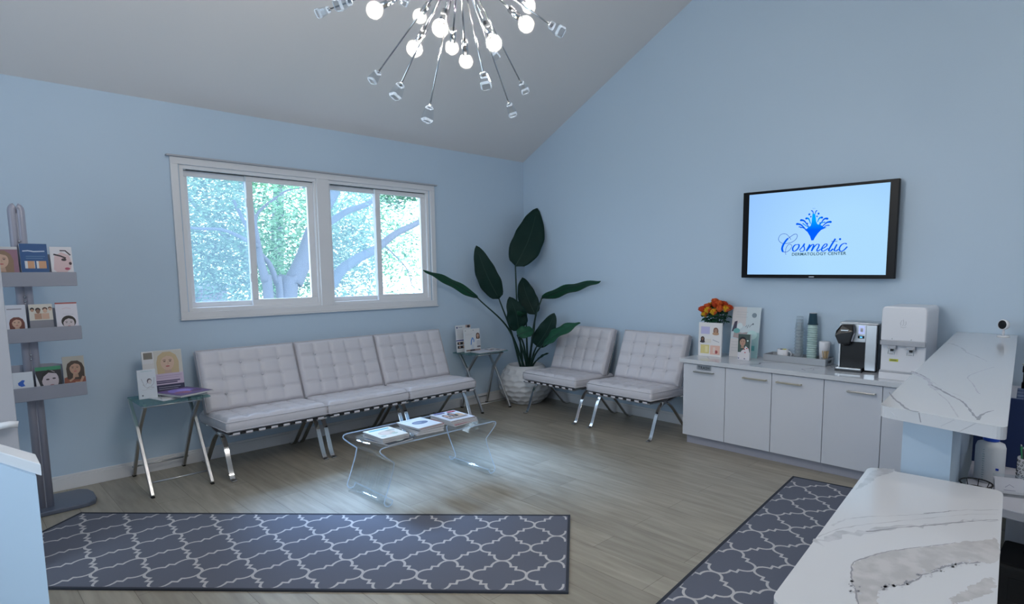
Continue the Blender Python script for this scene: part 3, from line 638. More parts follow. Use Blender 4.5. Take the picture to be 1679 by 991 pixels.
LEAVES = [  # base, tip, width, colour, foot, mid, face, bend, asym
 ((-.414, -.30, 1.518), (-.03, -.25, 2.172), .34, M_leafd, (-.32, -.30, .39), (-.40, -.31, 1.0), (-.60, -.78, .12), .02, .035),
 ((-.589, -.22, 1.169), (-.838, -.16, 1.736), .235, M_leafd, (-.36, -.31, .39), (-.47, -.28, .80), (-.62, -.75, .1), .02, -.02),
 ((-.899, -.25, 1.182), (-1.543, -.22, 1.483), .115, M_leafm, (-.34, -.35, .39), (-.56, -.33, .85), (-.35, -.50, -.8), -.03, 0),
 ((-.22, -.408, .984), (-.20, -.175, 1.394), .215, M_leafd, (-.29, -.35, .39), (-.27, -.42, .75), (-.75, -.62, .1), .015, -.02),
 ((-.473, -.40, .819), (-.581, -.38, 1.193), .23, M_leafd, (-.33, -.37, .39), (-.40, -.41, .64), (-.5, -.85, .15), .03, .02),
 ((-.42, -.47, 1.0), (-.60, -.52, 1.05), .08, M_leafm, (-.32, -.38, .39), (-.38, -.43, .75), (-.3, -.4, -.7), .02, 0),
 ((-.628, -.55, .796), (-.435, -.60, .848), .15, M_leafm, (-.34, -.40, .39), (-.52, -.5, .66), (-.5, -.6, .6), .02, .01),
 ((-.20, -.487, 1.162), (-.16, -1.30, 1.364), .15, M_leafm, (-.28, -.36, .39), (-.25, -.42, .9), (-.45, -.1, -.75), -.03, 0),
 ((-.35, -.557, .653), (-.30, -.779, 1.02), .21, M_leafd, (-.30, -.40, .39), (-.32, -.47, .55), (-.75, -.6, .1), .02, .02),
 ((-.42, -.72, .69), (-.42, -1.257, .952), .19, M_leafm, (-.31, -.41, .39), (-.37, -.55, .56), (-.60, -.15, .62), .04, .02),
 ((-.35, -.555, .50), (-.38, -.772, .602), .045, M_leafd, (-.30, -.42, .39), (-.33, -.49, .45), (-.5, -.3, .6), .01, 0)]
for bs, tp, w, m, ft, md_, fc, bd_, asy in LEAVES:
    leaf(bs, tp, w, m, fc, bd_, .012, asy); stem(ft, md_, bs)
# ================================================================== BROCHURE STAND
r = thing('brochure_stand', 'tall silver floor stand with three leaflet shelves', 'stand', (-4.466, -.40, 0))
mb = MB()
base = [(-.33, -.10), (.16, -.10), (.20, -.095), (.235, -.07), (.25, -.02), (.255, .12), (.24, .20), (.20, .25), (-.33, .27)]
mb.prism(base, 0, .03, M_base); mb.build('base', r, bevel=.008, seg=3)
for sx in (-1, 1):
    mb = MB(); x = sx * .019
    mb.tube([(x, .0, .028), (x, 0, 1.845)] + [(x - sx * .017 * (1 - math.cos(a)), 0, 1.845 + .017 * 1.5 * math.sin(a)) for a in (.5, 1.0, 1.5)], .0205, M_pole, 16); mb.build('pole', r)
mb = MB(); mb.bb((-.007, -.012, .028), (.007, .012, 1.83), M_silver); mb.build('groove_strip', r)
shelf0 = None
for z in (.722, 1.072, 1.40):
    mb = MB(); mb.bb((-.36, -.115, 0), (.238, .02, .006), M_silver)
    mb.box((-.061, -.117, .042), (.598, .005, .084), M_silver); sh = mb.build('shelf', r, bevel=.002, seg=1); sh.location = (0, 0, z)
    mb = MB(); top = [(-.36, .19), (-.1, .205), (.1, .20), (.18, .18), (.222, .155)]
    poly = [(-.36, .0)] + [(.222, .0)] + top[::-1]
    vs = [V((x, .012 + .02 * zz / .2, zz)) for x, zz in poly]; vs2 = [v + V((0, .004, 0)) for v in vs]; n = len(vs)
    mb.faces(vs + vs2, [tuple(range(n)), tuple(range(2 * n - 1, n - 1, -1))] + [(i, (i + 1) % n, n + (i + 1) % n, n + i) for i in range(n)], M_silver); mb.build('back_plate', sh)
    for zz in (.24, .265):
        mb = MB(); mb.sphere((0, -.022, zz), .007, M_chrome, 8); mb.build('fixing_knob', sh)
SX = -4.466; SY = -.40 - .085; BG = 'brochures on the silver stand'
def bro(label, x0, x1, z, h, prints, cat='brochure', lean=.14, t=.012): 
    return card('brochure', label, cat, x1 - x0, h, ((x0 + x1) / 2 - .012, SY, z + .0075), 0, lean, t, prints, None, group=BG)
Z3, Z2, Z1 = 1.40, 1.072, .722
bro('brochure with a woman on mauve, left on top shelf', -4.60, -4.472, Z3, .225, [('rect', 0, 0, 1, 1, (.30, .16, .22)), ('rect', 0, .93, 1, 1, (.6, .6, .62))] + face(.42, .65, .2, 1.75, SK1, (.28, .18, .12)), t=.02)
bro('blue brochure with two small skin photos, middle of top shelf', -4.462, -4.338, Z3, .245, [('rect', 0, 0, 1, 1, (.015, .09, .26)), ('line', [(.1, .82), (.3, .83), (.5, .81), (.9, .82)], .05, (.55, .65, .8)), ('rect', .14, .4, .5, .58, (.7, .72, .75)), ('rect', .24, .40, .48, .58, (.62, .34, .2)), ('rect', .56, .4, .92, .58, (.7, .72, .75)), ('rect', .64, .40, .92, .58, (.62, .34, .2))] + lines(.2, .9, .70, 2, .05, (.12, .25, .45)), t=.022)
bro('white brochure with a tilted close-up face, right on top shelf', -4.326, -4.222, Z3, .23, [('rect', 0, 0, 1, 1, (.74, .72, .76)), ('poly', [(.1, .4), (.18, .75), (.5, .86), (.85, .78), (.95, .6), (.9, .42), (.75, .36), (.6, .25), (.3, .3)], (.68, .50, .52)), ('line', [(.15, .8), (.45, .76), (.7, .7)], .09, (.03, .02, .03)), ('line', [(.45, .9), (.7, .9), (.92, .78)], .07, (.03, .02, .03)), ('ell', .6, .66, .12, .035, (.03, .02, .03)), ('ell', .88, .56, .07, .04, (.05, .02, .03)), ('ell', .72, .42, .12, .035, (.45, .08, .15))])
bro('white brochure with a red-haired woman, left on middle shelf', -4.58, -4.462, Z2, .215, [('rect', 0, 0, 1, 1, (.66, .68, .76)), ('rect', .3, .87, .85, .9, (.3, .3, .35))] + face(.62, .5, .13, 1.9, SK1, (.16, .05, .04)))
bro('brochure showing a row of four people, middle shelf', -4.448, -4.34, Z2, .215, [('rect', 0, 0, 1, 1, (.24, .24, .28)), ('rect', 0, .55, 1, 1, (.66, .62, .56)), ('ell', .14, .86, .09, .05, BK), ('ell', .38, .84, .11, .06, BK), ('ell', .68, .86, .11, .05, BR), ('ell', .9, .88, .08, .04, BR), ('ell', .38, .8, .09, .06, SK3), ('ell', .68, .81, .09, .06, SK1), ('ell', .14, .83, .07, .04, SK2), ('ell', .9, .85, .07, .04, SK1), ('rect', .22, .58, .52, .74, SK2), ('rect', .54, .58, .84, .74, SK1)])
bro('white brochure with red top edge, right on middle shelf', -4.326, -4.222, Z2, .22, [('rect', 0, 0, 1, 1, (.70, .68, .76)), ('rect', 0, .96, 1, 1, (.4, .1, .1))] + face(.55, .42, .17, 2.1, (.62, .55, .58), BK, False) + [('line', [(.3, .82), (.5, .85), (.7, .82)], .02, (.6, .4, .45)), ('line', [(.3, .68), (.8, .66)], .02, (.5, .5, .6))])
bro('small white card with a blue symbol, left on bottom shelf', -4.56, -4.46, Z1, .165, [('rect', 0, 0, 1, 1, (.66, .70, .76)), ('poly', [(.3, .62), (.5, .72), (.62, .70), (.55, .6), (.62, .5), (.45, .48), (.32, .54)], (.03, .12, .5)), ('rect', .3, .3, .38, .42, (.3, .3, .34)), ('rect', .52, .28, .62, .4, (.3, .3, .34)), ('rect', .75, .3, .85, .4, (.3, .3, .34))])
bro('green-topped brochure with a pale dark-haired face, bottom shelf', -4.448, -4.328, Z1, .185, [('rect', 0, 0, 1, 1, (.03, .03, .035)), ('rect', 0, .88, 1, 1, (.05, .26, .14)), ('poly', [(0, 0), (0, .8), (.14, .4), (.2, .2), (.25, .0)], (.6, .6, .64)), ('ell', .55, .55, .33, .32, (.55, .48, .52)), ('ell', .45, .58, .07, .025, (.04, .03, .04)), ('ell', .7, .6, .07, .025, (.04, .03, .04)), ('ell', .6, .38, .09, .03, (.3, .1, .12)), ('poly', [(.2, .5), (.25, .78), (.5, .9), (.85, .75), (.5, .8), (.3, .68)], (.02, .02, .02))])
bro('tallest brochure, smiling brunette with hand at chin, bottom shelf', -4.318, -4.212, Z1, .235, [('rect', 0, 0, 1, 1, (.42, .40, .36))] + face(.55, .68, .16, 2.2, SK2, (.06, .04, .03), True, 0, (.25, .08, .05)) + [('line', [(.25, .35), (.45, .42), (.5, .55)], .10, SK2), ('line', [(.5, .3), (.75, .3), (.9, .45)], .12, SK2)])

# ================================================================== DOOR, HALF WALL
dr = bpy.data.objects.new('door_1', None); COL.objects.link(dr); dr.location = (-4.622, -1.35, 0); struct(dr)
M_door = mat('grey_white_door', (.46, .46, .50), .45)
mb = MB(); mb.bb((-.86, 0, .01), (0, .04, 2.03), M_door); mb.build('door_leaf', dr, bevel=.002)
mb = MB(); mb.tube([(-.075, -.05, .768), (-.03, -.052, .77), (.0, -.055, .765)], .016, M_vinyl, 14)
mb.tube([(-.15, 0, .768), (-.15, -.05, .768), (-.075, -.05, .768)], .014, M_vinyl, 12); mb.build('door_handle', dr)
u = V((-.27, .963)); P1 = V((-4.677, -2.816)); P2 = V((-4.674, -2.663))
mb = MB(); q = [P1, P2, P2 + u * .8, P1 + u * .8]; ctr = sum(q, V((0, 0))) / 4
mb.prism([tuple(ctr + (p - ctr) * 1.0) for p in q], .862, .90, M_trim); o = struct(mb.build('trim_2', bevel=.003))
mb = MB(); q2 = [P1 + V((-.012, .012)), P2 + V((-.012, -.01)), P2 + u * .79 + V((-.012, -.01)), P1 + u * .79 + V((.0, .0))]
mb.prism([tuple(p) for p in q2], 0, .862, M_wall); struct(mb.build('wall_stub'))

# ================================================================== RUGS
CURVE = [(1, 0), (.985, .12), (.93, .22), (.83, .305), (.70, .355), (.575, .365)]
CURVE = CURVE + [(.575, .575)] + [(y, x) for x, y in CURVE[::-1]]
def rug(label, TR, u, v, Lg, W, du, dv, ou, ov):
    """TR corner, u along the length, v across; lattice cell du x dv starting at ou, ov"""
    r = thing('trellis_rug', label, 'rug', (TR[0], TR[1], 0), 0, 'trellis runner rugs')
    u = V((*u, 0)).normalized(); v = V((*v, 0)).normalized()
    def Pt(a, b, z): return u * a + v * b + V((0, 0, z))
    mb = MB()
    mb.faces([Pt(a, b, z) for z in (0.0005, .008) for a, b in ((.012, .012), (Lg - .012, .012), (Lg - .012, W - .012), (.012, W - .012))], [(0, 1, 2, 3), (4, 5, 6, 7), (0, 1, 5, 4), (1, 2, 6, 5), (2, 3, 7, 6), (3, 0, 4, 7)], M_rug)
    a_, b_ = du / 2, dv / 2; hw = .0064; z = .0086
    nu = int(Lg / du) + 3; nv = int(W / dv) + 3
    for i in range(-1, nu):
        for j in range(-1, nv):
            cu, cv = ou + i * du, ov + j * dv
            for sx in (-1, 1):
                for sy in (-1, 1):
                    pts = [V((cu + sx * x * a_, cv + sy * y * b_)) for x, y in CURVE]
                    n = len(pts); A = []; B = []; zz = z + .00006 * ((i + 2 * j + sx + 2 * sy) % 5)
                    for k in range(n):
                        d1 = (pts[k] - pts[k - 1]).normalized() if k else (pts[1] - pts[0]).normalized(); d2 = (pts[k + 1] - pts[k]).normalized() if k < n - 1 else d1
                        n1 = V((-d1.y, d1.x)); n2 = V((-d2.y, d2.x)); nn = (n1 + n2); nn = nn / max(.5, nn.dot(n1)) if nn.length > .1 else n1
                        A.append(pts[k] + nn * hw); B.append(pts[k] - nn * hw)
                    for k in range(n - 1):
                        q = [A[k], A[k + 1], B[k + 1], B[k]]
                        q = [V((min(max(p.x, .02), Lg - .02), min(max(p.y, .02), W - .02))) for p in q]
                        if max(p.x for p in q) - min(p.x for p in q) < .0012 and max(p.y for p in q) - min(p.y for p in q) < .0012: continue
                        ar = abs(sum(q[m].x * q[(m + 1) % 4].y - q[(m + 1) % 4].x * q[m].y for m in range(4)))
                        if ar < 2e-6: continue
                        mb.faces([Pt(p.x, p.y, zz) for p in q], [(0, 1, 2, 3)], M_rugl)
    mb.build('pile', r, recalc=False)
    mb = MB()
    for (a0, b0, a1, b1) in ((0, 0, Lg, .014), (0, W - .014, Lg, W), (0, .014, .014, W - .014), (Lg - .014, .014, Lg, W - .014)):
        mb.faces([Pt(a, b, z) for z in (0.0003, .010) for a, b in ((a0, b0), (a1, b0), (a1, b1), (a0, b1))], [(0, 1, 2, 3), (4, 5, 6, 7), (0, 1, 5, 4), (1, 2, 6, 5), (2, 3, 7, 6), (3, 0, 4, 7)], M_rugb)
    mb.build('binding', r)
rug('grey trellis runner rug lying in front of the window seats', (-2.306, -2.845), (-.669, .743), (-.743, -.669), 3.02, .878, .268, .29, .073, .146)
rug('grey trellis runner rug beside the reception counter', (-.724, -3.553), (-.9938, -.111), (.111, -.9938), 3.02, .878, .289, .29, .04, .10)

# ================================================================== COFFEE CABINETS
CY = [-2.500, -2.890, -3.277, -3.664, -4.050]
CF = -.508
units = CY + [-4.437]
labs = ['narrow white cabinet marked TRASH at the left end', 'white cabinet with a champagne handle, right of the trash cabinet', 'white cabinet with a champagne handle, third from the left', 'white cabinet below the coffee maker', 'white cabinet right end, partly behind the reception counter']
hd = [(-2.61, -2.792, M_nickel), (-3.047, -3.242, M_brass), (-3.319, -3.508, M_brass), (-3.827, -4.011, M_nickel), None]
for i in range(5):
    y0, y1 = units[i], units[i + 1]; yc = (y0 + y1) / 2
    r = thing('base_cabinet', labs[i], 'cabinet', (-.27, yc, 0), 0, 'white base cabinets')
    o = Matrix.Translation((.27, -yc, 0))
    mb = MB(); mb.bb((CF + .02, y1 + .0005, .08), (-.002, y0 - .0005, .698), M_cab); mb.xf(o).build('body', r)
    mb = MB(); mb.bb((CF + .045, y1 + .0005, 0), (-.015, y0 - (.02 if i == 0 else .0005), .08), M_kick); mb.xf(o).build('toe_kick', r)
    mb = MB(); mb.bb((CF, y1 + .0022, .079), (CF + .018, y0 - .0022, .692), M_cab); d = mb.xf(o).build('door', r, bevel=.0012, seg=1)
    if hd[i]:
        a, c, m = hd[i]; mb = MB(); z = .634
        mb.box((CF - .026, (a + c) / 2, z), (.010, abs(a - c), .012), m)
        for yy in (a - .006, c + .006): mb.box((CF - .012, yy, z), (.026, .010, .011), m)
        mb.xf(o).build('handle', d, bevel=.002)
    if i == 0:
        mb = MB(); mb.bb((CF - .004, -2.762, .651), (CF, -2.632, .690), M_steel)
        vs, fs = text_polys('TRASH', M_black, .034, spacing=1.05); Mx = Matrix.Translation((CF - .0043, -2.697, .6585)) @ Matrix(((0, 0, -1, 0), (-1, 0, 0, 0), (0, 1, 0, 0), (0, 0, 0, 1)))
        mb.faces([Mx @ v for v in vs], fs, M_black)
        mb.xf(o).build('name_plate', d, recalc=False)
CT = .733
mb = MB(); mb.bb((-.532, -4.44, .700), (0, -2.478, CT), M_quartz)
rr = random.Random(4)
for k in range(9):
    y = -2.6 - rr.random() * 1.7; x = -.5 + rr.random() * .1; pts = []
    for j in range(7): pts.append((x, y)); x += .07 * rr.uniform(.6, 1.1); y += rr.uniform(-.10, .05)
    pts = [(a, b) for a, b in pts if -.53 < a < -.005 and -4.43 < b < -2.49]
    if len(pts) > 2: ribbon2d(mb, [tuple(p[:2]) for p in catmull([(a, b, 0) for a, b in pts], 5)], .004 + .012 * rr.random(), CT + .00015, M_vein2 if k % 3 else M_vein)
tag(mb.build('quartz_worktop', recalc=False), 'white veined worktop over the row of coffee cabinets', 'worktop')
M_cab_gap = M_gap
# sign holder in front of the roses
card('desk_sign', 'white sign with photo squares standing before the roses', 'sign', .205, .29, (-.265, -2.61, CT), -PI / 2 + .16, .04, .022,
     [('rect', 0, 0, 1, 1, (.76, .74, .74)), ('rect', .1, .66, .48, .88, (.50, .48, .72)), ('rect', .1, .08, .48, .34, (.70, .60, .25)), ('rect', .52, .06, .94, .33, (.74, .46, .38)), ('rect', .3, .12, .42, .3, (.78, .7, .4)), ('ell', .78, .14, .07, .05, (.4, .08, .08)), ('rect', .64, .1, .74, .28, (.75, .6, .55)), ('line', [(.62, .50), (.9, .43)], .02, (.3, .3, .36)), ('rect', .3, .40, .55, .52, (.72, .68, .62))] +
     face(.74, .78, .065, 1.41, SK2, (.22, .10, .06)) + [('ell', .74, .68, .14, .045, (.5, .3, .18))] + face(.18, .52, .05, 1.41, SK3, BK) + [('ell', .18, .43, .11, .035, (.05, .04, .05))])
card('poster_stand', 'tall pale poster in a clear stand against the wall', 'poster', .245, .43, (-.135, -2.85, CT), -PI / 2 + .1, .17, .004,
     [('rect', 0, 0, 1, 1, (.58, .66, .70)), ('rect', 0, .62, .5, 1, (.64, .60, .60)), ('rect', .5, .0, 1, .5, (.36, .56, .58)), ('ell', .78, .84, .085, .048, (.22, .28, .33)), ('line', [(.1, .45), (.4, .42), (.7, .45)], .22, (.42, .34, .34)), ('poly', [(.02, .5), (.1, .7), (.2, .72), (.18, .52)], (.06, .05, .09)), ('ell', .2, .52, .12, .05, (.15, .42, .42)),
      ('line', [(.5, .6), (.55, .64), (.56, .58), (.62, .65), (.64, .6), (.7, .65), (.78, .66)], .02, (.12, .15, .2)), ('ell', .76, .67, .025, .015, (.1, .12, .16)), ('rect', .6, .14, .88, .24, (.12, .40, .40)), ('rect', 0, 0, .36, .36, (.68, .64, .64)), ('ell', .3, .62, .1, .06, (.70, .78, .80)), ('ell', .75, .45, .18, .09, (.50, .70, .70))] + lines(.15, .55, .9, 3, .05, (.5, .5, .52), .008) + lines(.05, .32, .3, 4, .06, (.5, .48, .5), .006), base=M_paper)
card('product_card', 'small card with a child-faced photo in front of the tall poster', 'card', .10, .215, (-.275, -2.93, CT), -PI / 2 + .12, .06, .03,
     [('rect', 0, 0, 1, 1, (.05, .08, .07)), ('rect', 0, 0, 1, .3, (.66, .64, .68))] + face(.38, .70, .16, 2.1, SK2, BK, False) + [('poly', [(.05, .05), (.3, .35), (.5, .42), (.65, .55), (.9, .45), (.98, .3), (.7, .05)], (.68, .64, .66)), ('ell', .55, .42, .06, .025, (.5, .05, .05)), ('ell', .75, .46, .07, .02, (.5, .05, .05)), ('ell', .62, .3, .06, .02, (.45, .05, .07)), ('ell', .8, .75, .08, .03, (.5, .6, .55)), ('ell', .1, .07, .05, .02, (.05, .05, .2)), ('ell', .6, .06, .06, .02, (.1, .1, .2))])
# roses in a clear vase
vs_ = thing('glass_vase', 'clear glass vase holding roses behind the photo sign', 'vase', (-.12, -2.585, CT))
mb = MB(); mb.lathe([(0, 0), (.04, 0), (.045, .01), (.045, .28), (.042, .28), (.042, .012), (0, .01)], M_glass, 24); mb.build('bowl', vs_)
RO = [mat('orange_petal', (.72, .13, .03), .6), mat('deep_orange_petal', (.62, .07, .02), .6), mat('yellow_petal', (.78, .42, .02), .6)]
def make_rose(kind):
    r = thing('rose', '', 'flower')
    mb = MB(); rnd = random.Random(kind + 3)
    for ring_, (np_, rad, hgt, opn) in enumerate(((3, .008, .030, .05), (4, .014, .032, .12), (5, .020, .031, .25), (6, .026, .027, .5))):
        for k in range(np_):
            a0 = 2 * PI * (k / np_) + ring_ * .7; sp = 2 * PI / np_ * .72; rows = []
            for j in range(5):
                t = j / 4; row = []
                for i in range(6):
                    s = i / 5 - .5; a = a0 + s * sp * 1.5 * (1 - .25 * t * t); rr = rad * (.35 + .65 * math.sin(PI / 2 * min(1, t * 1.2))) + opn * .010 * t * t; z = 1.35 * hgt * t - opn * .007 * t * t * t - .01 * s * s * t
                    row.append(mb.bm.verts.new((rr * math.cos(a), rr * math.sin(a), z - .01)))
                rows.append(row)
            fs = []
            for j in range(4):
                for i in range(5):
                    f = mb.bm.faces.new([rows[j][i], rows[j][i + 1], rows[j + 1][i + 1], rows[j + 1][i]]); f.smooth = True; fs.append(f)
            c = (RO[2] if ring_ == 3 and k % 3 == 0 else RO[0]) if kind == 0 else (RO[1] if kind == 1 else (RO[2] if (ring_ + k) % 5 else RO[0])); mb._set(fs, c)
    mb.sphere((0, 0, .008), .010, RO[1] if kind < 2 else RO[2], 8)
    mb.build('bloom', r, recalc=False)
    mb = MB(); mb.tube([(0, 0, -.008), (0, 0, -.10), (0, 0, -.20)], .0028, M_stemg, 6); mb.build('stem', r)
    for k in range(6):
        mb = MB(); a = k * 2.2 + kind; d = V((math.cos(a), math.sin(a), .1)); s = V((-math.sin(a), math.cos(a), -.5)).normalized(); p = V((0, 0, -.022 - .013 * k))
        pts = [p, p + d * .014 + s * .015, p + d * .028 + s * .015, p + d * .045 - V((0, 0, .010)), p + d * .028 - s * .015, p + d * .014 - s * .015]
        mb.faces(pts, [(0, 1, 2, 3), (0, 3, 4, 5)], M_leafm); lf = mb.build('leaf', r, recalc=False)
    return r
protos = [make_rose(k) for k in range(3)]; first = [True] * 3
RP = [(-.062, .115, .33, 1), (-.02, .085, .345, 0), (.02, .03, .375, 0), (-.03, .0, .36, 1), (-.065, .055, .325, 2), (-.02, -.035, .365, 0), (.03, -.055, .36, 1), (-.065, -.005, .315, 2), (-.055, -.06, .335, 0), (-.02, -.105, .335, 2), (.03, -.11, .34, 1), (.045, .08, .35, 2), (.01, -.005, .335, 0), (-.05, .09, .30, 2)]
for (dx, dy, z, k) in RP:
    top = V((-.12 + dx * .9, -2.585 + dy * .92, CT + .375 + (z - .33) * 1.5 + .01)); foot = V((-.12 + dx * .12, -2.585 + dy * .12, CT + .12)); d = (top - foot).normalized(); q = V((0, 0, 1)).rotation_difference(d)
    rr_ = protos[k] if first[k] else dup(protos[k]); first[k] = False
    rr_.location = top; rr_.scale = (1.25, 1.25, 1.25); rr_.rotation_euler = q.to_euler(); rr_['label'] = ['orange rose in the bunch behind the photo sign', 'deep red-orange rose in the bunch behind the photo sign', 'yellow rose in the bunch behind the photo sign'][k]; rr_['group'] = ['orange roses', 'deep orange roses', 'yellow roses'][k]
# tray with drinks things
TR0 = Matrix.Translation((-.0, 0, 0))
tx0, tx1, ty0, ty1 = -.19, -.012, -3.555, -3.055
r = thing('serving_tray', 'silver serving tray with cups and sugar on the worktop', 'tray', (-.1, -3.24, CT))
mb = MB(); M_traym = mat('silver_tray', (.42, .43, .45), .35, .4)
mb.bb((tx0, ty0, 0), (tx1, ty1, .004), M_traym)
for a, b_ in (((tx0, ty0, .004), (tx0 + .006, ty1, .056)), ((tx1 - .006, ty0, .004), (tx1, ty1, .056)), ((tx0 + .006, ty1 - .006, .004), (tx1 - .006, ty1, .056))): mb.bb(a, b_, M_traym)
mb.bb((tx0 + .006, ty0, .004), (tx1 - .006, ty0 + .006, .018), M_traym); mb.bb((tx0 + .006, ty0, .040), (tx1 - .006, ty0 + .006, .056), M_traym); mb.bb((tx0 + .006, ty0, .018), (tx0 + .05, ty0 + .006, .040), M_traym); mb.bb((tx1 - .05, ty0, .018), (tx1 - .006, ty0 + .006, .040), M_traym)
mb.xf(Matrix.Translation((.1, 3.24, 0))).build('tray_body', r, bevel=.0015, seg=1)
TB = CT + .0045
r = thing('mug', 'small white mug with yellow sachets on the tray', 'mug', (-.115, -3.187, TB)); r.scale = (1.15, 1.15, 1.2)
mb = MB(); mb.lathe([(0, 0), (.030, 0), (.036, .012), (.038, .03), (.038, .078), (.035, .078), (.034, .02), (0, .012)], M_wplast, 24); mb.build('cup_body', r)
mb = MB(); mb.tube([(0, -.036, .066), (0, -.052, .064), (0, -.062, .048), (0, -.056, .030), (0, -.038, .022)], .004, M_wplast, 8); mb.build('handle', r)
for k in range(6):
    c = [(.72, .66, .08), (.2, .24, .35), (.72, .7, .12)][k % 3]
    o = card('sweetener_sachet', 'yellow or blue sachet standing in the white mug', 'sachet', .026, .055, (-.11 + .006 * (k - 2.5), -3.187 + .016 * math.sin(k * 2.1), TB + .04), -PI / 2 + .4 * (k - 2), .1, .0015, [('rect', 0, 0, 1, 1, c)], None, group='sachets in the white mug')
M_clrp = thin_mat('clear_plastic', (.93, .95, .96), .12, .12, (.85, .9, .92))
M_aqua = mat('pale_aqua_paper', (.46, .62, .60), .5); M_navy = mat('navy_paper', (.012, .05, .08), .45)
def cup(name, label, group, m, r0, r1, h, rim=True, mtop=None):
    mb = MB(); mb.lathe([(r0, 0), (r0 + .002, .002), (r0 + .002, .005), (r0 - .003, .007), (r1, h), (r1 - .002, h + .001), (r1 - .003, h - .004), (0, h - .004)], m, 24)
    o = mb.build(name); tag(o, label, 'cup', group); return o
c0 = cup('plastic_cup', 'clear plastic cup in the upturned stack left of the aqua cups', 'clear plastic cups', M_clrp, .037, .026, .105)
for k in range(11):
    o = c0 if k == 0 else c0.copy()
    if k: COL.objects.link(o)
    o.location = (-.09, -3.307, TB + .001 + k * .026)
c0 = cup('paper_cup', 'pale aqua paper cup in the tall upturned stack on the tray', 'pale aqua paper cups', M_aqua, .038, .028, .09)
for k in range(17):
    o = c0 if k == 0 else c0.copy()
    if k: COL.objects.link(o)
    o.location = (-.085, -3.408, TB + .001 + k * .0172)
o = cup('paper_cup', 'navy paper cup with white base topping the aqua cup stack', None, M_navy, .038, .028, .09); o.location = (-.085, -3.408, TB + .001 + 17 * .0172 + .012)
mb = MB(); mb.lathe([(0, .0862), (.026, .0862), (.0285, .0915), (.026, .093), (0, .088)], M_wplast, 24); q = mb.build('cup_base', o)
mb = MB(); mb.lathe([(0, 0), (.034, 0), (.042, .17), (.040, .178), (.03, .180), (0, .180)], M_wplast, 28); o = mb.build('sleeve_canister'); o.location = (-.09, -3.507, TB); tag(o, 'plain white canister at the right end of the tray', 'canister')
mb = MB(); mb.lathe([(0, 0), (.022, 0), (.028, .06), (.026, .06), (.020, .003), (0, .003)], M_clrp, 20); o = mb.build('stirrer_cup'); o.location = (-.145, -3.535, TB); tag(o, 'small clear cup holding wooden stirrers on the tray', 'cup')
mst = mat('birch_wood', (.52, .38, .22), .6); s0 = None
for k in range(14):
    a = k * 2.4; rad = .012 * math.sqrt(k / 14)
    mb = MB(); 
    if s0 is None:
        mb.box((0, 0, .055), (.005, .0018, .11), mst); s0 = mb.build('wooden_stirrer'); o = s0
    else: mb.bm.free(); o = s0.copy(); COL.objects.link(o)
    o.location = (-.145 + rad * math.cos(a), -3.535 + rad * math.sin(a), TB + .004); o.rotation_euler = (-.16 * math.sin(a), .16 * math.cos(a), a)
    tag(o, 'wooden coffee stirrer in the small clear cup on tray', 'stirrer', 'wooden stirrers')
pk0 = None; rnd = random.Random(2)
for k in range(26):
    if pk0 is None:
        pk0 = card('sugar_packet', 'paper sugar packet in the loose heap on the tray', 'sachet', .045, .028, (0, 0, 0), 0, 0, .003, [('rect', 0, 0, 1, 1, (.62, .55, .52)), ('rect', .1, .2, .9, .8, (.45, .10, .10))], None, flat=True, group='sugar packets on the tray'); o = pk0
    else: o = pk0.copy(); COL.objects.link(o)
    o.location = (rnd.uniform(-.165, -.135), rnd.uniform(-3.49, -3.28), TB + .001 + .0035 * (k // 3) * .9); o.rotation_euler = (rnd.uniform(-.15, .15), rnd.uniform(-.15, .15), rnd.uniform(0, 3.1))
# coffee maker
def at_right(mb, x, y): return mb
r = thing('coffee_maker', 'black and silver pod coffee maker on the worktop', 'coffee maker', (-.20, -3.79, CT), -PI / 2 + .10, None)
# local: x to the right as seen from the room, -y towards the room
mb = MB(); mb.bb((-.125, -.02, .0), (.13, .165, .355), M_black); mb.build('housing', r, bevel=.01, seg=3)
mb = MB(); mb.bb((-.118, -.025, .215), (.055, -.018, .345), M_steel); mb.build('front_plate', r, bevel=.002)
mb = MB(); mb.bb((.052, -.05, .012), (.125, -.018, .345), M_steel); mb.build('side_panel', r, bevel=.004)
mb = MB(); mb.bb((-.128, -.03, .345), (.13, .155, .357), M_steel); mb.build('top_cover', r, bevel=.004)
mb = MB(); mb.bb((-.128, -.03, .01), (-.118, .10, .345), M_steel); mb.build('trim_strip', r)
mb = MB(); pr = rpoly([(-.118, .20), (-.146, .262), (-.142, .285), (-.108, .343), (-.028, .343), (-.020, .30), (-.040, .21)], .008)
vsx = []
for yy in (-.095, -.02):
    vsx.append([V((x, yy + (.02 if z > .33 else 0) * (yy < -.05), z)) for x, z in pr])
n = len(pr); mb.faces(vsx[0] + vsx[1], [tuple(range(n)), tuple(range(2 * n - 1, n - 1, -1))] + [(i, (i + 1) % n, n + (i + 1) % n, n + i) for i in range(n)], M_black); hdp = mb.build('brew_head', r, bevel=.006, seg=2)
mb = MB(); mb.bb((-.105, -.0985, .298), (-.055, -.0955, .306), M_steel); mb.build('emblem', hdp)
mb = MB(); mb.lathe([(0, .19), (.028, .19), (.034, .205), (.034, .225), (0, .225)], M_black, 20, (-.075, -.06, 0)); mb.build('pod_spout', r)
mb = MB(); mb.strip([(-.028, -.10, .225), (-.018, -.105, .262), (-.012, -.085, .285)], .012, .006, M_silver, (0, 1, 0)); mb.build('lift_handle', r)
M_lcd = mat('blue_lcd', (.3, .35, .6), .3, emit=(.45, .52, .85), es=.7)
mb = MB(); mb.bb((.000, -.0275, .275), (.040, -.0245, .335), M_lcd); mb.bb((.012, -.0285, .290), (.030, -.0275, .318), ink((.6, .6, .62))); mb.build('screen', r)
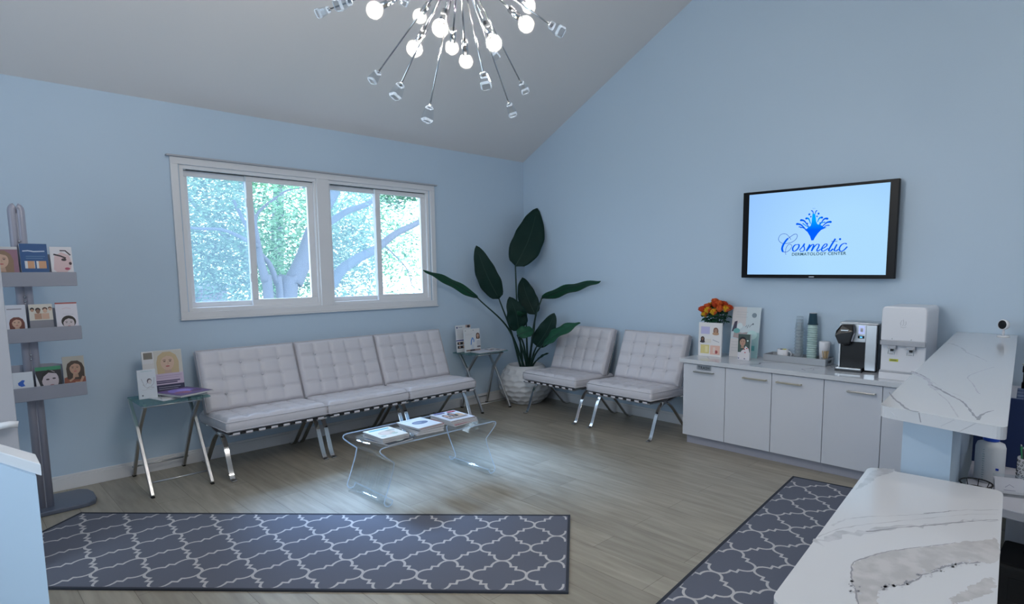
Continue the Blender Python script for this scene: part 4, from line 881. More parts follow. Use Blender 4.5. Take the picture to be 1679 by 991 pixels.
mb = MB(); mb.bb((-.004, -.0275, .242), (.040, -.0245, .262), M_black); mb.bb((.010, -.0285, .247), (.026, -.0275, .256), mat('cyan_light', (.1, .4, .7), .3, emit=(.1, .5, .9), es=1.2)); mb.build('button_bar', r)
mb = MB(); mb.bb((-.135, -.10, .0), (.045, -.02, .030), M_black); mb.bb((-.13, -.103, .018), (.04, -.10, .03), M_steel); mb.build('drip_tray', r, bevel=.004)
# water dispenser
r = thing('water_dispenser', 'white countertop water dispenser with two taps', 'water dispenser', (-.42, -4.135, CT), -PI / 2 + .03); r.scale = (1.13, 1.0, 1.18)
mb = MB(); pr = rpoly([(-.118, .0), (.118, .0), (.118, .42), (-.118, .42)], .028, idx=(2, 3)); n = len(pr)
pr = [(x, z) for x, z in pr]
a = [V((x, .0, z)) for x, z in pr]; b_ = [V((x, .36, z)) for x, z in pr]
mb.faces(a + b_, [tuple(range(n)), tuple(range(2 * n - 1, n - 1, -1))] + [(i, (i + 1) % n, n + (i + 1) % n, n + i) for i in range(n)], M_wplast); mb.build('housing', r, bevel=.008, seg=3)
mb = MB(); pr = rpoly([(-.118, .225), (.118, .225), (.118, .421), (-.118, .421)], .028, idx=(2, 3)); n = len(pr)
a = [V((x, -.028, z)) for x, z in pr]; b_ = [V((x, .0, z)) for x, z in pr]
mb.faces(a + b_, [tuple(range(n)), tuple(range(2 * n - 1, n - 1, -1))] + [(i, (i + 1) % n, n + (i + 1) % n, n + i) for i in range(n)], M_wplast); fp = mb.build('upper_cover', r, bevel=.008, seg=3)
mb = MB(); 
for pts in ([(-.012, .315), (-.016, .330), (-.008, .345)], [(-.004, .312), (.002, .33), (-.002, .35)], [(.006, .315), (.014, .325), (.012, .34)], [(-.014, .308), (0, .303), (.016, .309)]):
    mb.strip([V((x, -.0287, z)) for x, z in pts], .002, .0015, M_gplast, (0, 1, 0))
mb.build('emblem', fp)
mb = MB(); mb.bb((-.119, -.034, .200), (.119, .0, .226), M_gplast); mb.build('trim_band', r, bevel=.003)
for x in (-.055, .045):
    mb = MB(); mb.bb((x - .022, -.03, .180), (x + .022, -.002, .202), M_gplast); mb.tube([(x - .017, -.028, .19), (x - .017, -.034, .150), (x + .017, -.034, .150), (x + .017, -.028, .19)], .0028, M_chrome, 6); mb.bb((x - .008, -.026, .166), (x + .008, -.008, .182), M_black); mb.build('tap', r, bevel=.001, seg=1)
    mb = MB(); mb.sphere((x, -.030, .238), .003, M_chrome, 8); mb.build('indicator_light', r)
mb = MB(); mb.bb((-.070, -.0015, .105), (-.022, .0, .120), ink((.55, .55, .05))); mb.bb((-.064, -.0022, .110), (-.030, -.0015, .115), ink((.15, .18, .05))); mb.build('warning_sticker', r)
mb = MB(); mb.bb((-.122, -.012, .0), (.122, .0, .040), M_wplast); mb.bb((-.120, -.014, .040), (.120, .0, .052), M_gplast); mb.build('drip_tray', r, bevel=.003)

# ================================================================== TV
TVX = -.085
M_bez = mat('tv_bezel_black', (.006, .006, .007), .35, spec=.2)
r = thing('television', 'wall-mounted flat television showing a blue fountain logo', 'television', (0, -3.381, 1.761))
mb = MB(); mb.bb((-.05, .592, -.354), (TVX, -.592, .354), M_bez); mb.build('casing', r, bevel=.004)
mb = MB(); mb.bb((0, .16, -.14), (-.05, -.16, .14), M_blackm); mb.build('wall_mount', r)
mb = MB(); mb.bb((TVX - .0005, -.535, -.3285), (TVX - .0025, .538, .335), M_bez)
def emis(name, c, s, grad=None):
    m = bpy.data.materials.new(name); m.use_nodes = True; N = m.node_tree.nodes; L = m.node_tree.links; N.clear()
    o = N.new('ShaderNodeOutputMaterial'); e = N.new('ShaderNodeEmission'); e.inputs[0].default_value = (*c, 1); e.inputs[1].default_value = s; L.new(e.outputs[0], o.inputs['Surface']); return m
M_scr = emis('lit_screen', (.36, .66, 1.0), 1.0)
N = M_scr.node_tree.nodes; L = M_scr.node_tree.links; tc = N.new('ShaderNodeTexCoord'); sp = N.new('ShaderNodeVectorMath'); sp.operation = 'DISTANCE'; sp.inputs[1].default_value = (0, -.25, -.15); rp = N.new('ShaderNodeValToRGB')
rp.color_ramp.elements[0].color = (.42, .72, 1, 1); rp.color_ramp.elements[1].color = (.32, .58, 1, 1); rp.color_ramp.elements[0].position = .3; rp.color_ramp.elements[1].position = .9
L.new(tc.outputs['Object'], sp.inputs[0]); L.new(sp.outputs['Value'], rp.inputs[0]); em = [n for n in N if n.type == 'EMISSION'][0]; L.new(rp.outputs[0], em.inputs[0])
mb.build('bezel_face', r)
xs = TVX - .0027
mb = MB(); mb.faces([V((xs, .536, .332)), V((xs, -.533, .332)), V((xs, -.533, -.326)), V((xs, .536, -.326))], [(0, 1, 2, 3)], M_scr); scr = mb.build('screen', r, recalc=False)
E1 = emis('logo_cyan', (.0, .30, .95), 1); E2 = emis('logo_blue', (.0, .115, .90), 1); E3 = emis('logo_deep', (.01, .07, .55), 1); E4 = emis('logo_text', (.03, .09, .14), 1)
lg = MB(); lz = [0]
def lay(u, v):  return V((xs - .0003 - lz[0], -u, v + .0))
def rib(pts, w, m, flat=False):
    P = catmull([(a, b, 0) for a, b in pts], 6); n = len(P); A = []; B = []
    for i, p in enumerate(P):
        t = (P[min(i + 1, n - 1)] - P[max(i - 1, 0)]).normalized(); nn = V((-t.y, t.x, 0)); ww = w[0] + (w[1] - w[0]) * i / (n - 1) if isinstance(w, tuple) else w * (1 if flat else (.65 + .9 * abs(t.y)))
        A.append(p + nn * ww / 2); B.append(p - nn * ww / 2)
    lz[0] += .00002
    lg.faces([lay(q.x, q.y) for q in A + B], [(i, i + 1, n + i + 1, n + i) for i in range(n - 1)], m)
def poly(pts, m):
    lz[0] += .00002; lg.faces([lay(*p) for p in pts], [tuple(range(len(pts)))], m)
SCRIPT = [
  ([(-0.172, -0.048), (-0.188, -0.025), (-0.209, -0.005), (-0.235, 0.001), (-0.26, -0.008), (-0.274, -0.032), (-0.271, -0.052), (-0.252, -0.07), (-0.227, -0.078), (-0.196, -0.076), (-0.162, -0.068), (-0.133, -0.047), (-0.122, -0.023), (-0.129, -0.007), (-0.149, -0.008), (-0.178, -0.026), (-0.195, -0.037)], (.003, .004)),
  ([(-0.195, -0.037), (-0.208, -0.049), (-0.224, -0.071), (-0.236, -0.093), (-0.242, -0.117), (-0.237, -0.137), (-0.229, -0.143)], .0109),
  ([(-0.229, -0.143), (-0.219, -0.146), (-0.199, -0.143), (-0.175, -0.124), (-0.163, -0.099), (-0.176, -0.085), (-0.196, -0.091), (-0.21, -0.118), (-0.214, -0.147), (-0.209, -0.167)], (.004, .003)),
  ([(-0.114, -0.089), (-0.136, -0.091), (-0.153, -0.11), (-0.155, -0.129), (-0.144, -0.141), (-0.125, -0.132), (-0.108, -0.111), (-0.106, -0.091), (-0.116, -0.087)], .0079),
  ([(-0.102, -0.133), (-0.081, -0.111), (-0.063, -0.083), (-0.067, -0.102), (-0.061, -0.122), (-0.066, -0.138), (-0.085, -0.144), (-0.097, -0.138)], .0064),
  ([(-0.046, -0.142), (-0.028, -0.108), (-0.02, -0.09)], .0089),
  ([(-0.041, -0.139), (-0.014, -0.104), (0.001, -0.091), (0.009, -0.097), (-0.002, -0.128), (-0.007, -0.144)], .0069),
  ([(-0.005, -0.142), (0.015, -0.109), (0.033, -0.092), (0.05, -0.094), (0.046, -0.115), (0.036, -0.133), (0.041, -0.145), (0.058, -0.134)], .0069),
  ([(0.058, -0.134), (0.086, -0.121), (0.108, -0.105), (0.108, -0.091), (0.094, -0.093), (0.075, -0.116), (0.072, -0.137), (0.082, -0.146), (0.105, -0.135), (0.121, -0.124)], .0069),
  ([(0.171, -0.053), (0.149, -0.09), (0.13, -0.126), (0.126, -0.141), (0.138, -0.145), (0.157, -0.129)], .0089),
  ([(0.141, -0.072), (0.187, -0.073)], (.0035, .0035)),
  ([(0.184, -0.096), (0.171, -0.123), (0.166, -0.14), (0.179, -0.146), (0.196, -0.134)], .0079),
  ([(0.25, -0.098), (0.25, -0.093), (0.239, -0.09), (0.219, -0.099), (0.205, -0.119), (0.204, -0.14), (0.217, -0.149), (0.237, -0.14), (0.26, -0.115)], .0074)]
for p, w in SCRIPT: rib(p, w, E3 if isinstance(w, tuple) else E2)
FOUNT = [(-0.011, -0.06), (0.006, -0.06), (0.017, -0.038), (0.039, -0.006), (0.061, 0.017), (0.102, 0.034), (0.079, 0.039), (0.06, 0.054), (0.031, 0.063), (0.021, 0.085), (0.016, 0.118), (0.011, 0.144), (-0.01, 0.145), (-0.012, 0.115), (-0.014, 0.082), (-0.02, 0.054), (-0.034, 0.045), (-0.053, 0.029), (-0.067, 0.027), (-0.042, 0.005), (-0.022, -0.027)]
M_fg = emis('logo_gradient', (0, .2, 1), 1); N = M_fg.node_tree.nodes; L = M_fg.node_tree.links; tc = N.new('ShaderNodeTexCoord'); sx_ = N.new('ShaderNodeSeparateXYZ'); mr = N.new('ShaderNodeMapRange'); mr.inputs[1].default_value = .02; mr.inputs[2].default_value = .10; rp = N.new('ShaderNodeValToRGB'); rp.color_ramp.elements[0].color = (0, .115, 1, 1); rp.color_ramp.elements[1].color = (0, .38, 1, 1)
L.new(tc.outputs['Object'], sx_.inputs[0]); L.new(sx_.outputs['Z'], mr.inputs[0]); L.new(mr.outputs[0], rp.inputs[0]); L.new(rp.outputs[0], [n for n in N if n.type == 'EMISSION'][0].inputs[0])
poly(FOUNT, M_fg)
PLUMES = [[(-0.043, 0.012), (-0.093, 0.062), (-0.128, 0.074)], [(-0.034, 0.045), (-0.07, 0.092), (-0.097, 0.102)], [(-0.021, 0.068), (-0.037, 0.107), (-0.056, 0.113)], [(0.031, 0.079), (0.044, 0.107), (0.064, 0.113)], [(0.05, 0.055), (0.079, 0.098), (0.104, 0.102)], [(0.065, 0.04), (0.101, 0.071), (0.13, 0.076)], [(0.075, 0.03), (0.097, 0.048), (0.12, 0.05)], [(-0.003, 0.145), (-0.008, 0.162), (-0.018, 0.17)], [(0.011, 0.144), (0.015, 0.16), (0.022, 0.167)], [(-0.034, 0.04), (-0.064, 0.061), (-0.081, 0.074)], [(0.041, 0.055), (0.059, 0.069), (0.087, 0.076)], [(-0.048, 0.022), (-0.077, 0.04), (-0.11, 0.05)]]
for i, p in enumerate(PLUMES):
    big = i < 6; w = .016 if big else .008
    rib(p, (.006, w), E1 if i in (2, 3, 9, 10) else E2); c = p[-1]; poly([(c[0] + w * .55 * math.cos(a * PI / 6), c[1] - w * .1 + w * .5 * math.sin(a * PI / 6)) for a in range(12)], E2)
for i, c in enumerate([(-0.034, 0.142), (0.037, 0.143), (-0.021, 0.123), (0.026, 0.123), (-0.095, 0.043), (-0.045, 0.072), (0.052, 0.071), (-0.006, 0.185), (0.006, 0.184), (0.205, -0.058)]):
    w = (.008, .008, .006, .006, .005, .006, .006, .0025, .0025, .0085)[i]; poly([(c[0] + w * math.cos(a * PI / 5), c[1] + w * math.sin(a * PI / 5)) for a in range(10)], E2)
vs, fs = text_polys('DERMATOLOGY CENTER', None, .0335, 'LEFT', 1.08, .0006)
wd = max(v.x for v in vs); k = .415 / wd; lz[0] += .00002
lg.faces([lay(-.161 + v.x * k, -.1755 + v.y * .95) for v in vs], fs, E4)
lg.build('logo', scr, recalc=False)
mb = MB(); mb.bb((TVX - .003, .02, -.347), (TVX - .0005, -.02, -.340), M_steel); mb.build('maker_mark', r)

# ================================================================== RECEPTION COUNTERS
HZ = 1.045
hi = [(-2.78, -4.647), (-.004, -4.359), (-.004, -4.698), (-2.85, -4.993)]
hi_r = rpoly(hi, .035, idx=(0, 3))
mb = MB(); mb.prism(hi_r, HZ - .037, HZ, M_quartz)
def vein(mb, pts, w, z, m, j=0.15, seed=1, w2=None):
    rnd = random.Random(seed); P = catmull([(a, b, 0) for a, b in pts], 5); n = len(P); A = []; B = []
    for i, p in enumerate(P):
        t = (P[min(i + 1, n - 1)] - P[max(i - 1, 0)]).normalized(); nn = V((-t.y, t.x, 0)); ww = (w + ((w2 or w) - w) * i / (n - 1)) * rnd.uniform(.45, 1.5) / 2
        p = p + nn * rnd.uniform(-1, 1) * w * j; A.append(p + nn * ww + V((0, 0, z))); B.append(p - nn * ww + V((0, 0, z)))
    mb.faces(A + B, [(n + i, n + i + 1, i + 1, i) for i in range(n - 1)], m)
Vs = [([(-2.538, -4.612), (-2.642, -4.655), (-2.711, -4.692), (-2.783, -4.73), (-2.80, -4.765)], .004, .011, M_vein),
 ([(-1.992, -4.553), (-2.048, -4.595), (-2.152, -4.648), (-2.262, -4.682), (-2.349, -4.728), (-2.45, -4.782), (-2.519, -4.824), (-2.614, -4.86), (-2.723, -4.893), (-2.793, -4.918)], .012, .005, M_vein),
 ([(-2.02, -4.56), (-2.10, -4.615), (-2.20, -4.665), (-2.30, -4.69), (-2.38, -4.725)], .02, .012, M_vein2),
 ([(-2.294, -4.688), (-2.449, -4.748), (-2.56, -4.795), (-2.689, -4.835), (-2.793, -4.868)], .003, .004, M_vein2),
 ([(-2.619, -4.931), (-2.663, -4.919), (-2.73, -4.912), (-2.794, -4.917)], .003, .009, M_vein),
 ([(-0.777, -4.45), (-0.806, -4.486), (-0.998, -4.568), (-1.177, -4.618), (-1.292, -4.679), (-1.451, -4.743)], .014, .006, M_vein2),
 ([(-1.625, -4.795), (-1.799, -4.769), (-1.991, -4.757), (-2.155, -4.801), (-2.316, -4.84), (-2.353, -4.854)], .003, .005, M_vein2),
 ([(-2.135, -4.645), (-2.35, -4.746), (-2.43, -4.804), (-2.485, -4.846)], .002, .003, M_vein2)]
for i, (p, a, b_, m) in enumerate(Vs): vein(mb, p, a, HZ + .0001 + .00002 * i, m, seed=i, w2=b_)
# veins running down the near edge
e0, e1 = V((-2.78, -4.647)), V((-2.85, -4.993)); ed = (e1 - e0)
def edge_mark(t0, t1, z0, z1, m):
    a = e0 + ed * t0; c = e0 + ed * t1; nx = -.0004
    mb.faces([V((a.x + nx, a.y, HZ - z0)), V((a.x + nx + ed.x * .01, a.y + ed.y * .035, HZ - z0)), V((c.x + nx + ed.x * .01, c.y + ed.y * .035, HZ - z1)), V((c.x + nx, c.y, HZ - z1))], [(0, 1, 2, 3)], m)
edge_mark(.34, .36, .001, .030, M_vein); edge_mark(.78, .66, .001, .036, M_vein2); edge_mark(.62, .52, .003, .030, M_vein2); edge_mark(.10, .16, .012, .030, M_vein2)
tag(mb.build('raised_counter_top', recalc=False), 'high white quartz reception top with grey veins reaching the wall', 'countertop')
mb = MB(); mb.prism([(-2.75, -4.712), (-.002, -4.428), (-.002, -4.563), (-2.735, -4.846)], 0, HZ - .037, M_wall)
struct(mb.build('wall_reception'))
LZ = .845
lo = [(-2.812, -4.6345), (-3.798, -4.7455), (-3.838, -5.108), (-2.782, -4.988)]
mb = MB(); mb.prism(rpoly(lo, .035, idx=(0, 1, 2, 3)), LZ - .037, LZ, M_quartz)
def blob(pts, z, m, seed, amp=.006):
    rnd = random.Random(seed); P = catmull([(a, b, 0) for a, b in pts + pts[:1]], 10)[:-1]
    c = sum(P, V((0, 0, 0))) / len(P); P = [p + V((rnd.uniform(-amp, amp), rnd.uniform(-amp, amp), z)) for p in P]
    mb.faces(P, [tuple(range(len(P)))], m)
    return P
blob([(-2.80, -4.672), (-2.79, -4.704), (-2.841, -4.703), (-2.896, -4.686), (-2.99, -4.684), (-3.065, -4.672), (-2.992, -4.666), (-2.869, -4.656)], LZ + .0001, M_vein2, 1, .003)
B1 = [(-3.572, -4.825), (-3.526, -4.814), (-3.477, -4.829), (-3.428, -4.848), (-3.371, -4.883), (-3.318, -4.92), (-3.261, -4.957), (-3.21, -4.996), (-3.175, -5.026), (-3.308, -5.042), (-3.338, -5.016), (-3.382, -4.979), (-3.43, -4.959), (-3.484, -4.94), (-3.546, -4.925), (-3.578, -4.904), (-3.614, -4.893), (-3.668, -4.903), (-3.719, -4.917), (-3.739, -4.896), (-3.66, -4.861), (-3.614, -4.839)]
blob(B1, LZ + .0001, M_vein3, 2, .004)
blob([(-3.551, -4.999), (-3.501, -5.014), (-3.447, -5.027), (-3.40, -5.048), (-3.451, -5.057), (-3.507, -5.042), (-3.553, -5.018), (-3.57, -5.008)], LZ + .0001, M_vein3, 3, .004)
for i, (p, a, b_, m) in enumerate([
 ([(-3.361, -4.712), (-3.299, -4.723), (-3.241, -4.759), (-3.177, -4.817), (-3.103, -4.875), (-3.058, -4.906), (-3.013, -4.941), (-2.96, -5.0)], .005, .003, M_vein2),
 ([(-3.12, -4.86), (-3.08, -4.89), (-3.05, -4.91)], .004, .002, M_vein),
 ([(-3.485, -4.716), (-3.412, -4.738), (-3.336, -4.787), (-3.258, -4.838), (-3.207, -4.879), (-3.15, -4.92), (-3.092, -4.961), (-3.035, -5.008)], .022, .004, M_vein2),
 ([(-3.34, -4.785), (-3.258, -4.838), (-3.207, -4.879), (-3.15, -4.92), (-3.092, -4.961), (-3.035, -5.008)], .004, .0025, M_vein),
 ([(-3.45, -4.71), (-3.369, -4.731), (-3.291, -4.774), (-3.216, -4.827), (-3.138, -4.882), (-3.059, -4.938), (-2.995, -5.0)], .004, .002, M_vein2),
 (B1[0:7], .003, .002, M_vein), (B1[10:16], .006, .003, M_vein), (B1[17:20], .004, .003, M_vein), ([B1[0], B1[21], B1[20], B1[19]], .004, .003, M_vein)]):
    vein(mb, p, a, LZ + .00014 + .00002 * i, m, j=.5, seed=20 + i, w2=b_)
# speckles of darker mineral along the broad band
rnd = random.Random(9)
for k in range(110):
    i = rnd.choice([10, 11, 12, 13, 14, 15, 18, 20]); a = V(B1[i]); c = V(B1[(i + 1) % len(B1)]); p = a.lerp(c, rnd.random()) + V((rnd.gauss(0, .006), rnd.gauss(0, .006)))
    s = rnd.uniform(.0012, .0038); ang = rnd.uniform(-.9, .2)
    mb.faces([V((p.x + s * 1.8 * math.cos(t + ang) , p.y + s * math.sin(t + ang), LZ + .0004)) for t in (0, 1.3, 2.4, 3.6, 5)], [(0, 1, 2, 3, 4)], M_vein if k % 3 == 0 else M_vein2)
tag(mb.build('lower_counter_top', recalc=False), 'lower white quartz counter nearest the camera with broad grey swirl', 'countertop')
mb = MB(); mb.prism([(-2.76, -4.72), (-3.70, -4.825), (-3.72, -4.96), (-2.745, -4.85)], 0, LZ - .037, M_wall); struct(mb.build('wall_counter'))
# webcam
r = thing('security_camera', 'small white round camera on the high counter by the wall', 'camera', (-.17, -4.642, HZ), -.55)
mb = MB(); mb.lathe([(0, 0), (.034, 0), (.035, .004), (.030, .007), (0, .008)], M_wplast, 28); mb.build('base', r)
mb = MB(); mb.tube([(0, 0, .006), (0, 0, .045)], .006, M_wplast, 12); mb.sphere((0, 0, .028), .0085, M_wplast, 12); mb.build('stand', r)
Mh = Matrix.Translation((0, 0, .078)) @ Matrix.Rotation(math.radians(-88), 4, 'Y')
mb = MB(); mb.lathe([(0, -.02), (.022, -.02), (.030, -.012), (.033, 0), (.033, .012), (.030, .015), (0, .015)], M_wplast, 28); mb.xf(Mh); hd_ = mb.build('head', r)
mb = MB(); mb.lathe([(0, .0165), (.026, .0165), (.028, .0150), (0, .0145)], M_black, 28); mb.xf(Mh); mb.build('lens_face', hd_)
# ================================================================== WORK AREA BEHIND THE COUNTER
M_desk = mat('white_desk_laminate', (.62, .62, .68), .4)
r = thing('reception_desk', 'white laminate desk behind the raised counter', 'desk', (-1.4, -5.1, 0))
o = Matrix.Translation((1.4, 5.1, 0))
mb = MB(); mb.prism([(-2.56, -4.93), (-2.62, -5.55), (-.05, -5.35), (-.05, -4.60), (-2.30, -4.825), (-2.545, -4.85)], .69, .72, M_desk); mb.xf(o).build('desktop', r, bevel=.003)
for x in (-2.30, -.2):
    mb = MB(); mb.bb((x, -5.35, 0), (x + .03, -4.95, .69), M_desk); mb.xf(o).build('side_panel', r)
r = thing('desktop_printer', 'black office machine on the floor under the desk', 'printer', (-2.42, -5.14, 0))
mb = MB(); mb.bb((-.1, -.19, 0), (.32, .19, .52), M_blackm); mb.build('housing', r, bevel=.01)
mb = MB(); mb.bb((-.102, -.15, .40), (-.1, .15, .48), M_black); mb.build('front_panel', r)
mb = MB(); mb.bb((-.11, -.15, .2), (-.1, .15, .215), M_gap); mb.build('paper_slot', r)
M_bot = mat('frosted_bottle', (.66, .69, .73), .35, trans=.0)
r = thing('sanitizer_bottle', 'tall frosted bottle with a blue cap behind the counter', 'bottle', (-2.285, -4.888, .72)); r.scale = (1.15, 1.15, .93)
mb = MB(); mb.lathe([(0, 0), (.037, 0), (.040, .006), (.040, .135), (.036, .150), (.020, .158), (.018, .170), (0, .170)], M_bot, 32); mb.build('body', r)
mb = MB(); mb.lathe([(0, .160), (.021, .160), (.0225, .163), (.0225, .188), (.020, .191), (0, .191)], mat('blue_cap', (.01, .07, .50), .35), 28); mb.build('cap', r)
mb = MB(); 
for zz in [.015 + .009 * i for i in range(14)]: mb.box((-.0398, .012, zz), (.0008, .006 if int(zz * 1000) % 2 else .003, .0015), ink((.10, .25, .30)))
mb.build('printed_scale', r)
mb = MB(); mb.box((-.034, -.024, .06), (.001, .008, .008), ink((.02, .06, .5))); mb.build('printed_dot', r)
tag(MB().bb((-2.06, -4.80, .7205), (-2.045, -5.0, .99), mat('navy_shade', (.015, .035, .12), .5)).build('shade_panel'), 'added dark navy panel standing in for shade behind the frosted bottle', 'panel')  # added dark sheet in place of the shade under the counter
r = thing('wire_basket', 'low round black wire ring basket at the bottle foot', 'basket', (-2.43, -4.872, .72)); r.scale = (1.25, 1.25, .85)
mb = MB()
for zz, ra in ((.003, .034), (.030, .042)):
    mb.tube([(ra * math.cos(a * PI / 16), ra * math.sin(a * PI / 16) * .9, zz) for a in range(33)], .0026, M_blackm, 6)
for k in range(8): a = k * PI / 4; mb.tube([(.034 * math.cos(a), .031 * math.sin(a), .003), (.042 * math.cos(a), .038 * math.sin(a), .030)], .0012, M_blackm, 5)
mb.lathe([(0, .004), (.012, .003), (.012, .0075), (0, .009)], M_blackm, 12); mb.build('wire_frame', r)
r = thing('card_holder', 'clear card holder with white business cards on desk', 'card holder', (-2.40, -4.965, .72), -1.2)
mb = MB(); mb.bb((-.045, -.03, 0), (.045, .02, .003), M_acryl); mb.box((0, .018, .032), (.09, .003, .062), M_acryl, Euler((-.3, 0, 0)).to_matrix()); mb.bb((-.045, -.03, .003), (.045, -.027, .018), M_acryl); mb.build('holder', r)
for k in range(3):
    o_ = card('business_card', 'white business card leaning in the clear holder', 'card', .084, .052, (-2.40 + .004 * k - .008, -4.965 + .003 * k, .7235), -1.2, .3, .001, [('rect', 0, 0, 1, 1, (.68, .68, .74)), ('line', [(.35, .4), (.5, .6), (.65, .45)], .02, (.3, .3, .4)), ('rect', .3, .2, .7, .25, (.4, .4, .5))], None, group='business cards in the holder')
# pen cup with cut-out scrollwork
r = thing('pen_cup', 'white cup with black scroll pattern full of pens', 'pen cup', (-2.24, -4.998, .72))
mb = MB(); mb.lathe([(0, 0), (.034, 0), (.036, .003), (.036, .095), (.033, .095), (.033, .004), (0, .004)], M_wplast, 32)
rnd = random.Random(5)
for zz in range(7):
    for k in range(16):
        a = 2 * PI * (k + .5 * (zz % 2)) / 16; z = .010 + zz * .0125; pts = []
        for j in range(7):
            t = j / 6 * 4.6 + (k + zz) % 4; q = .0052 * (.35 + .65 * j / 6); pts.append((a + q * math.cos(t) / .036, z + q * math.sin(t)))
        mb.tube([(.0364 * math.cos(x), .0364 * math.sin(x), y) for x, y in pts], .0011, M_black, 4)
mb.build('cup_body', r)
for k, (c, nm) in enumerate((((.02, .02, .02), 'black pen tallest in the scroll-patterned cup'), ((.03, .25, .12), 'green pen in the scroll-patterned cup'), ((.05, .05, .06), 'grey-black pen at the back of the scroll cup'), ((.55, .55, .6), 'white pen at the front of the scroll cup'), ((.03, .06, .3), 'blue pen in the scroll-patterned cup'))):
    mb = MB(); mb.tube([(0, 0, 0), (0, 0, .125)], .0042, ink(c), 8); mb.tube([(0, 0, .125), (0, 0, .133)], .0025, M_steel, 8); mb.bb((.0035, -.0012, .095), (.006, .0012, .125), M_steel)
    o_ = mb.build('pen'); a = k * 1.25; o_.location = (-2.24 + .012 * math.cos(a), -4.998 + .012 * math.sin(a), .726); o_.rotation_euler = (-.14 * math.sin(a), .14 * math.cos(a), 0); tag(o_, nm, 'pen', 'pens in the cup')
# binders and a black mesh file rack
for k in range(5):
    r = thing('ring_binder', ['dark blue ring binder nearest the counter end', 'dark blue ring binder, second from the counter end', 'dark blue ring binder, third from the counter end', 'dark blue ring binder, fourth from the counter end', 'dark blue ring binder farthest along the desk'][k], 'binder', (-1.80 + .085 * k, -5.02 + .008 * k, .72), .1, 'blue ring binders')
    mb = MB(); mb.bb((-.034, -.14, 0), (.034, .12, .012 + .20), mat('navy_binder', (.012, .04, .14), .4)); mb.build('cover', r, bevel=.003)
    mb = MB(); mb.bb((-.0345, .03, .05), (-.0341, .10, .15), ink((.55, .58, .65))); mb.bb((-.026, .1201, .05), (.026, .1212, .15), ink((.55, .58, .65))); mb.bb((-.018, .1213, .07), (.018, .1217, .08), ink((.1, .1, .15))); mb.bb((-.018, .1213, .11), (.018, .1217, .12), ink((.1, .1, .15))); mb.build('label', r)
r = thing('file_rack', 'black mesh file rack standing on the desk behind the binders', 'file rack', (-1.0, -4.98, .72))
for z in (.02, .10, .18, .26):
    mb = MB(); mb.bb((-.25, -.16, z), (.25, .12, z + .003), M_blackm); mb.bb((-.25, .117, z), (.25, .12, z + .03), M_blackm); mb.bb((-.25, -.16, z), (-.247, .12, z + .03), M_blackm); mb.build('tray', r)
for x in (-.25, .247):
    for y in (-.15, .11):
        mb = MB(); mb.bb((x, y, 0), (x + .006, y + .006, .29), M_blackm); mb.build('post', r)
card('document', 'pale printed sheet propped on the file rack', 'paper', .22, .16, (-1.25, -4.985, 1.015), -1.35, .35, .001, [('rect', 0, 0, 1, 1, (.62, .60, .66))] + lines(.1, .9, .85, 7, .1, (.35, .35, .4)), None)
card('document', 'loose paper with yellow-green edge lying on the file rack', 'paper', .28, .21, (-1.08, -4.97, .984), .3, 0, .002, [('rect', 0, 0, 1, 1, (.64, .66, .66)), ('rect', 0, .85, 1, 1, (.45, .52, .30))], None, flat=True)

# ================================================================== CHANDELIER
CC = V((-3.41, -3.305, 2.634))
BULBS = [[-3.69, -3.175, 2.412], [-3.341, -2.94, 2.556], [-3.584, -3.42, 2.316], [-3.57, -3.24, 2.295], [-3.243, -3.029, 2.432], [-3.234, -3.111, 2.359], [-3.397, -3.483, 2.299], [-3.305, -3.556, 2.369], [-3.033, -3.286, 2.589]]
CRYS = [[-3.691, -2.788, 2.516], [-3.912, -3.374, 2.313], [-3.484, -2.807, 2.307], [-3.695, -3.317, 2.106], [-3.563, -3.304, 2.054], [-3.53, -3.589, 2.119], [-2.941, -2.955, 2.499], [-3.031, -3.165, 2.19], [-2.932, -3.139, 2.312], [-3.386, -3.783, 2.273], [-3.269, -2.726, 2.703]]
for a in range(7):
    t = a * 2 * PI / 7; BULBS.append(list(CC + V((math.cos(t) * .31, math.sin(t) * .31, .22)))); CRYS.append(list(CC + V((math.cos(t + .4) * .45, math.sin(t + .4) * .45, .40))))
cl = thing('sputnik_chandelier', 'chrome starburst chandelier with globe bulbs and crystal tips', 'chandelier', tuple(CC))
mb = MB(); mb.sphere((0, 0, 0), .055, M_chrome, 24); mb.build('hub', cl)
ct = ceil_z(CC.y) - CC.z
mb = MB(); mb.tube([(0, 0, .04), (0, 0, ct - .02)], .008, M_chrome, 12); mb.build('hanging_rod', cl)
mb = MB(); mb.lathe([(0, ct - .06), (.065, ct - .055), (.07, ct - .03), (.07, ct), (0, ct)], M_chrome, 28); mb.build('canopy', cl)
M_core = emis('glowing_filament_core', (1, .95, .88), 620.0); M_bulb = thin_mat('bulb_glass', (1, 1, 1), .06, .012, (1, .97, .92))
cores = []
for i, p in enumerate(BULBS):
    p = V(p) - CC; L_ = p.length; d = p.normalized(); q = V((0, 0, 1)).rotation_difference(d).to_euler()
    mb = MB(); mb.tube([(0, 0, .045), (0, 0, L_ - .085)], .004, M_chrome, 8); mb.tube([(0, 0, L_ - .09), (0, 0, L_ - .03)], .0125, M_chrome, 16); a = mb.build('bulb_arm', cl); a.rotation_euler = q
    mb = MB(); R_ = .0295; mb.lathe([(.008, L_ - .036), (.011, L_ - .030)] + [(R_ * math.sin(t), L_ - R_ * math.cos(t)) for t in [.5 + (PI - .5) * k / 14 for k in range(14)]] + [(0, L_ + R_)], M_bulb, 24); b_o = mb.build('bulb', a)
    cores.append((a, L_))
for a, L_ in cores:
    mb = MB(); mb.sphere((0, 0, L_ - .003), .0130, M_core, 12, (1, 1, 1.25)); mb.build('filament', a)
